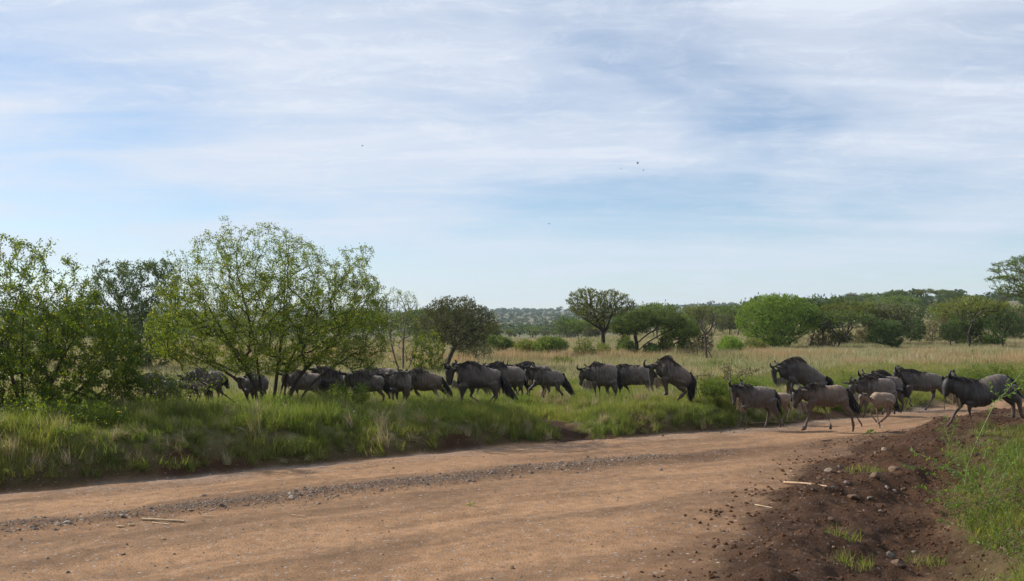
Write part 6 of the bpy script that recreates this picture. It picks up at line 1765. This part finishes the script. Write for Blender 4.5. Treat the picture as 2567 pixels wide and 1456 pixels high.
# ------------------------------------------------------------------ weeds close to the camera on the right
M_STEM = mat_attr('weed_stem', 0.5, 0.4, 5.0, 0.15, transl=.2)
def tall_weed(label, stems, depth, seed, leaf=.055, gap=.06, stemcol=(.24, .29, .10), leafcol=None, r0=.006, slender=.32, compound=False):
    rng = np.random.default_rng(seed)
    b = stems[0][0]
    if depth is None: depth = ground_at(*b)[1]
    X0 = float(wx(b[0], depth)); Z0 = float(h(X0, depth))
    root = thing('tall_weed', label, 'weed', (X0, depth, Z0))
    sv = []; lp = []; ln = []
    for si, st in enumerate(stems):
        P = [((p[0] - b[0]) * depth / F, rng.normal(0, .03) * (i > 0), wz(p[1], depth) - Z0) for i, p in enumerate(st)]
        if si == 0: P[0] = (0, 0, -.03)
        P = catmull(np.array(P), 6)
        R = np.linspace(r0, r0 * .35, len(P)) * (1 if si == 0 else .6)
        V, Q, T = tube_path(P, R, 5); sv.append((V, Q, T, np.array(stemcol)))
        dl = np.concatenate([[0], np.cumsum(np.linalg.norm(np.diff(P, axis=0), axis=1))])
        s = gap * 1.5
        while s < dl[-1]:
            c = np.array([np.interp(s, dl, P[:, j]) for j in range(3)])
            d = np.array([np.interp(s + .01, dl, P[:, j]) for j in range(3)]) - c; d /= np.linalg.norm(d) + 1e-9
            o = rng.normal(0, 1, 3); o -= d * (o @ d); o /= np.linalg.norm(o)
            if compound:
                m = 7
                for j in range(m):
                    f = (j + 1) / m
                    cc = c + (o * .8 + d * .5) * leaf * 1.6 * f
                    for sg in (-1, 1):
                        lp.append(cc); ln.append(np.cross(o, d) * sg + o * .4)
            else:
                for _ in range(rng.integers(1, 4)):
                    o2 = o + rng.normal(0, .5, 3)
                    lp.append(c); ln.append(o2 * .8 + d * .55)
            s += gap * rng.uniform(.6, 1.4)
    V, Fc, C = join(sv)
    link('stem', mesh_np('stem', V, Fc, M_STEM, True, C), root)
    lc = leafcol or [(.085, .165, .035), (.11, .19, .05), (.07, .14, .03)]
    V, T, C = leafcloud(np.array(lp), np.array(ln), leaf * (.55 if compound else 1), slender, lc, seed, .15, .6)
    link('foliage', mesh_np('foliage', V, T, M_LEAF, False, C), root)
    return root
tall_weed('tallest weed, its long pale stem crossing in front of the rightmost bull', [[(2415,1235),(2425,1175),(2437,1135),(2457,1077),(2497,1009),(2509,997),(2562,929),(2590,895)],[(2509,997),(2489,984),(2475,960),(2469,947),(2450,909),(2431,878)],[(2509,997),(2535,984),(2558,968),(2580,955)],[(2509,995),(2521,976),(2521,953)],[(2540,958),(2562,950)],[(2437,1135),(2400,1150),(2360,1175)],[(2445,1110),(2480,1120)],[(2430,1160),(2470,1190),(2490,1230)]], None, 1, .062, .06, r0=.008)
tall_weed('weed with arching yellowish stems spreading left over the dark soil', [[(2505,1290),(2450,1230),(2390,1180),(2330,1150),(2285,1130)],[(2450,1230),(2380,1210),(2310,1175),(2260,1165)],[(2470,1250),(2420,1180),(2350,1120)],[(2440,1222),(2340,1230),(2290,1215)],[(2480,1262),(2520,1190),(2560,1140)],[(2460,1242),(2500,1150),(2530,1090)],[(2470,1255),(2380,1260),(2320,1250)],[(2500,1285),(2545,1230),(2590,1200)]], None, 2, .055, .045, r0=.006)
tall_weed('short upright compound leaved weed before the front hooves of the rightmost bull', [[(2372,1150),(2374,1110),(2368,1070),(2362,1035)],[(2373,1120),(2390,1080),(2395,1050)],[(2372,1105),(2350,1075)],[(2373,1125),(2400,1110)]], None, 3, .05, .035, r0=.005, compound=True)
tall_weed('compound leaved weed clump on the right slope below the tallest stem', [[(2440,1220),(2420,1160),(2400,1110)],[(2440,1220),(2460,1150),(2480,1100)],[(2440,1220),(2500,1170),(2540,1130)],[(2440,1220),(2380,1180),(2340,1160)]], None, 4, .05, .035, r0=.005, compound=True)
tall_weed('bushy bright green weed near the lower right corner', [[(2480,1330),(2460,1260),(2430,1200)],[(2480,1330),(2500,1250),(2520,1190)],[(2480,1330),(2430,1290),(2380,1260)],[(2480,1330),(2540,1280),(2590,1240)],[(2480,1330),(2400,1320),(2350,1300)],[(2480,1330),(2480,1230),(2470,1170)],[(2480,1330),(2530,1260),(2560,1180)]], None, 5, .05, .028, r0=.005)
tall_weed('low spreading weed at the right edge under the bushy one', [[(2530,1390),(2500,1330),(2450,1300)],[(2530,1390),(2560,1330),(2600,1290)],[(2530,1390),(2470,1370),(2420,1340)],[(2530,1390),(2530,1310),(2510,1260)]], None, 6, .045, .03, r0=.004)
tall_weed('small green seedling growing alone on the sandy road', [[(1180,1268),(1179,1262),(1176,1256)],[(1180,1266),(1187,1260)],[(1180,1266),(1172,1262)]], float(ground_at(1180, 1268)[1]), 7, .035, .012, r0=.002, slender=.4)
tall_weed('green sprig dropped on the road below the trotting calf', [[(2164,1084),(2180,1080),(2192,1082)],[(2170,1084),(2185,1086)]], float(ground_at(2170, 1088)[1]), 8, .07, .03, r0=.003, slender=.5)

# ------------------------------------------------------------------ birds
M_BIRD, _n2, _b2 = mat_base('bird_feathers', .8, .2); _b2.inputs['Base Color'].default_value = (.04, .035, .03, 1)
def bird(px, py, d, span, label, bank):
    x = float(wx(px, d)); z = float(wz(py, d))
    root = thing('bird', label, 'bird', (x, d, z), 0.6)
    V, Q, T = tube_path(np.array([[-.3, 0, 0], [-.12, 0, .01], [0, 0, .015], [.18, 0, .01], [.27, 0, 0]]) * span, np.array([.015, .05, .06, .04, .015]) * span, 8)
    link('body', mesh_np('body', V, [Q, T], M_BIRD), root)
    for s in (-1, 1):
        a = bank
        P = np.array([[0, 0, .02], [.02, s * .25 * math.cos(a), .02 + .25 * math.sin(a)], [-.08, s * .5 * math.cos(a), .02 + .42 * math.sin(a)]]) * span
        V, Q, T = tube_path(P, np.array([.09, .08, .02]) * span, 6); 
        V[:, 2] = P[0, 2] + (V[:, 2] - P[0, 2]) * .9
        link('wing', mesh_np('wing', V, [Q, T], M_BIRD), root)
bird(1598, 410, 150, .8, 'small dark bird high in the sky right of centre, uppermost of three', 1.1)
bird(1612, 427, 160, .5, 'small dark bird just below and right of the uppermost one', .5)
bird(1556, 423, 170, .4, 'tiny bird left of the pair high in the sky', .4)
bird(1376, 561, 150, .5, 'small bird alone in the sky above the vase shaped acacia', .4)
bird(908, 366, 150, .6, 'small bird alone in the sky above the big bush', .5)
# ------------------------------------------------------------------ air
def haze():
    x0, x1, y0, y1, z0, z1 = -5600, 5600, -60, 5350, -14, 150
    V = [(x, y, z) for x in (x0, x1) for y in (y0, y1) for z in (z0, z1)]
    Fc = [(0, 1, 3, 2), (4, 6, 7, 5), (0, 4, 5, 1), (2, 3, 7, 6), (0, 2, 6, 4), (1, 5, 7, 3)]
    me = bpy.data.meshes.new('haze'); me.from_pydata(V, [], Fc); me.update()
    m = bpy.data.materials.new('haze'); m.use_nodes = True
    nt = m.node_tree; nt.nodes.clear()
    o = nn(nt, 'ShaderNodeOutputMaterial'); v = nn(nt, 'ShaderNodeVolumePrincipled')
    v.inputs['Color'].default_value = (.70, .84, 1.0, 1)
    v.inputs['Density'].default_value = 0.00011
    v.inputs['Anisotropy'].default_value = 0.1
    nt.links.new(v.outputs[0], o.inputs['Volume'])
    me.materials.append(m)
    link('haze', me, kind='stuff')
haze()
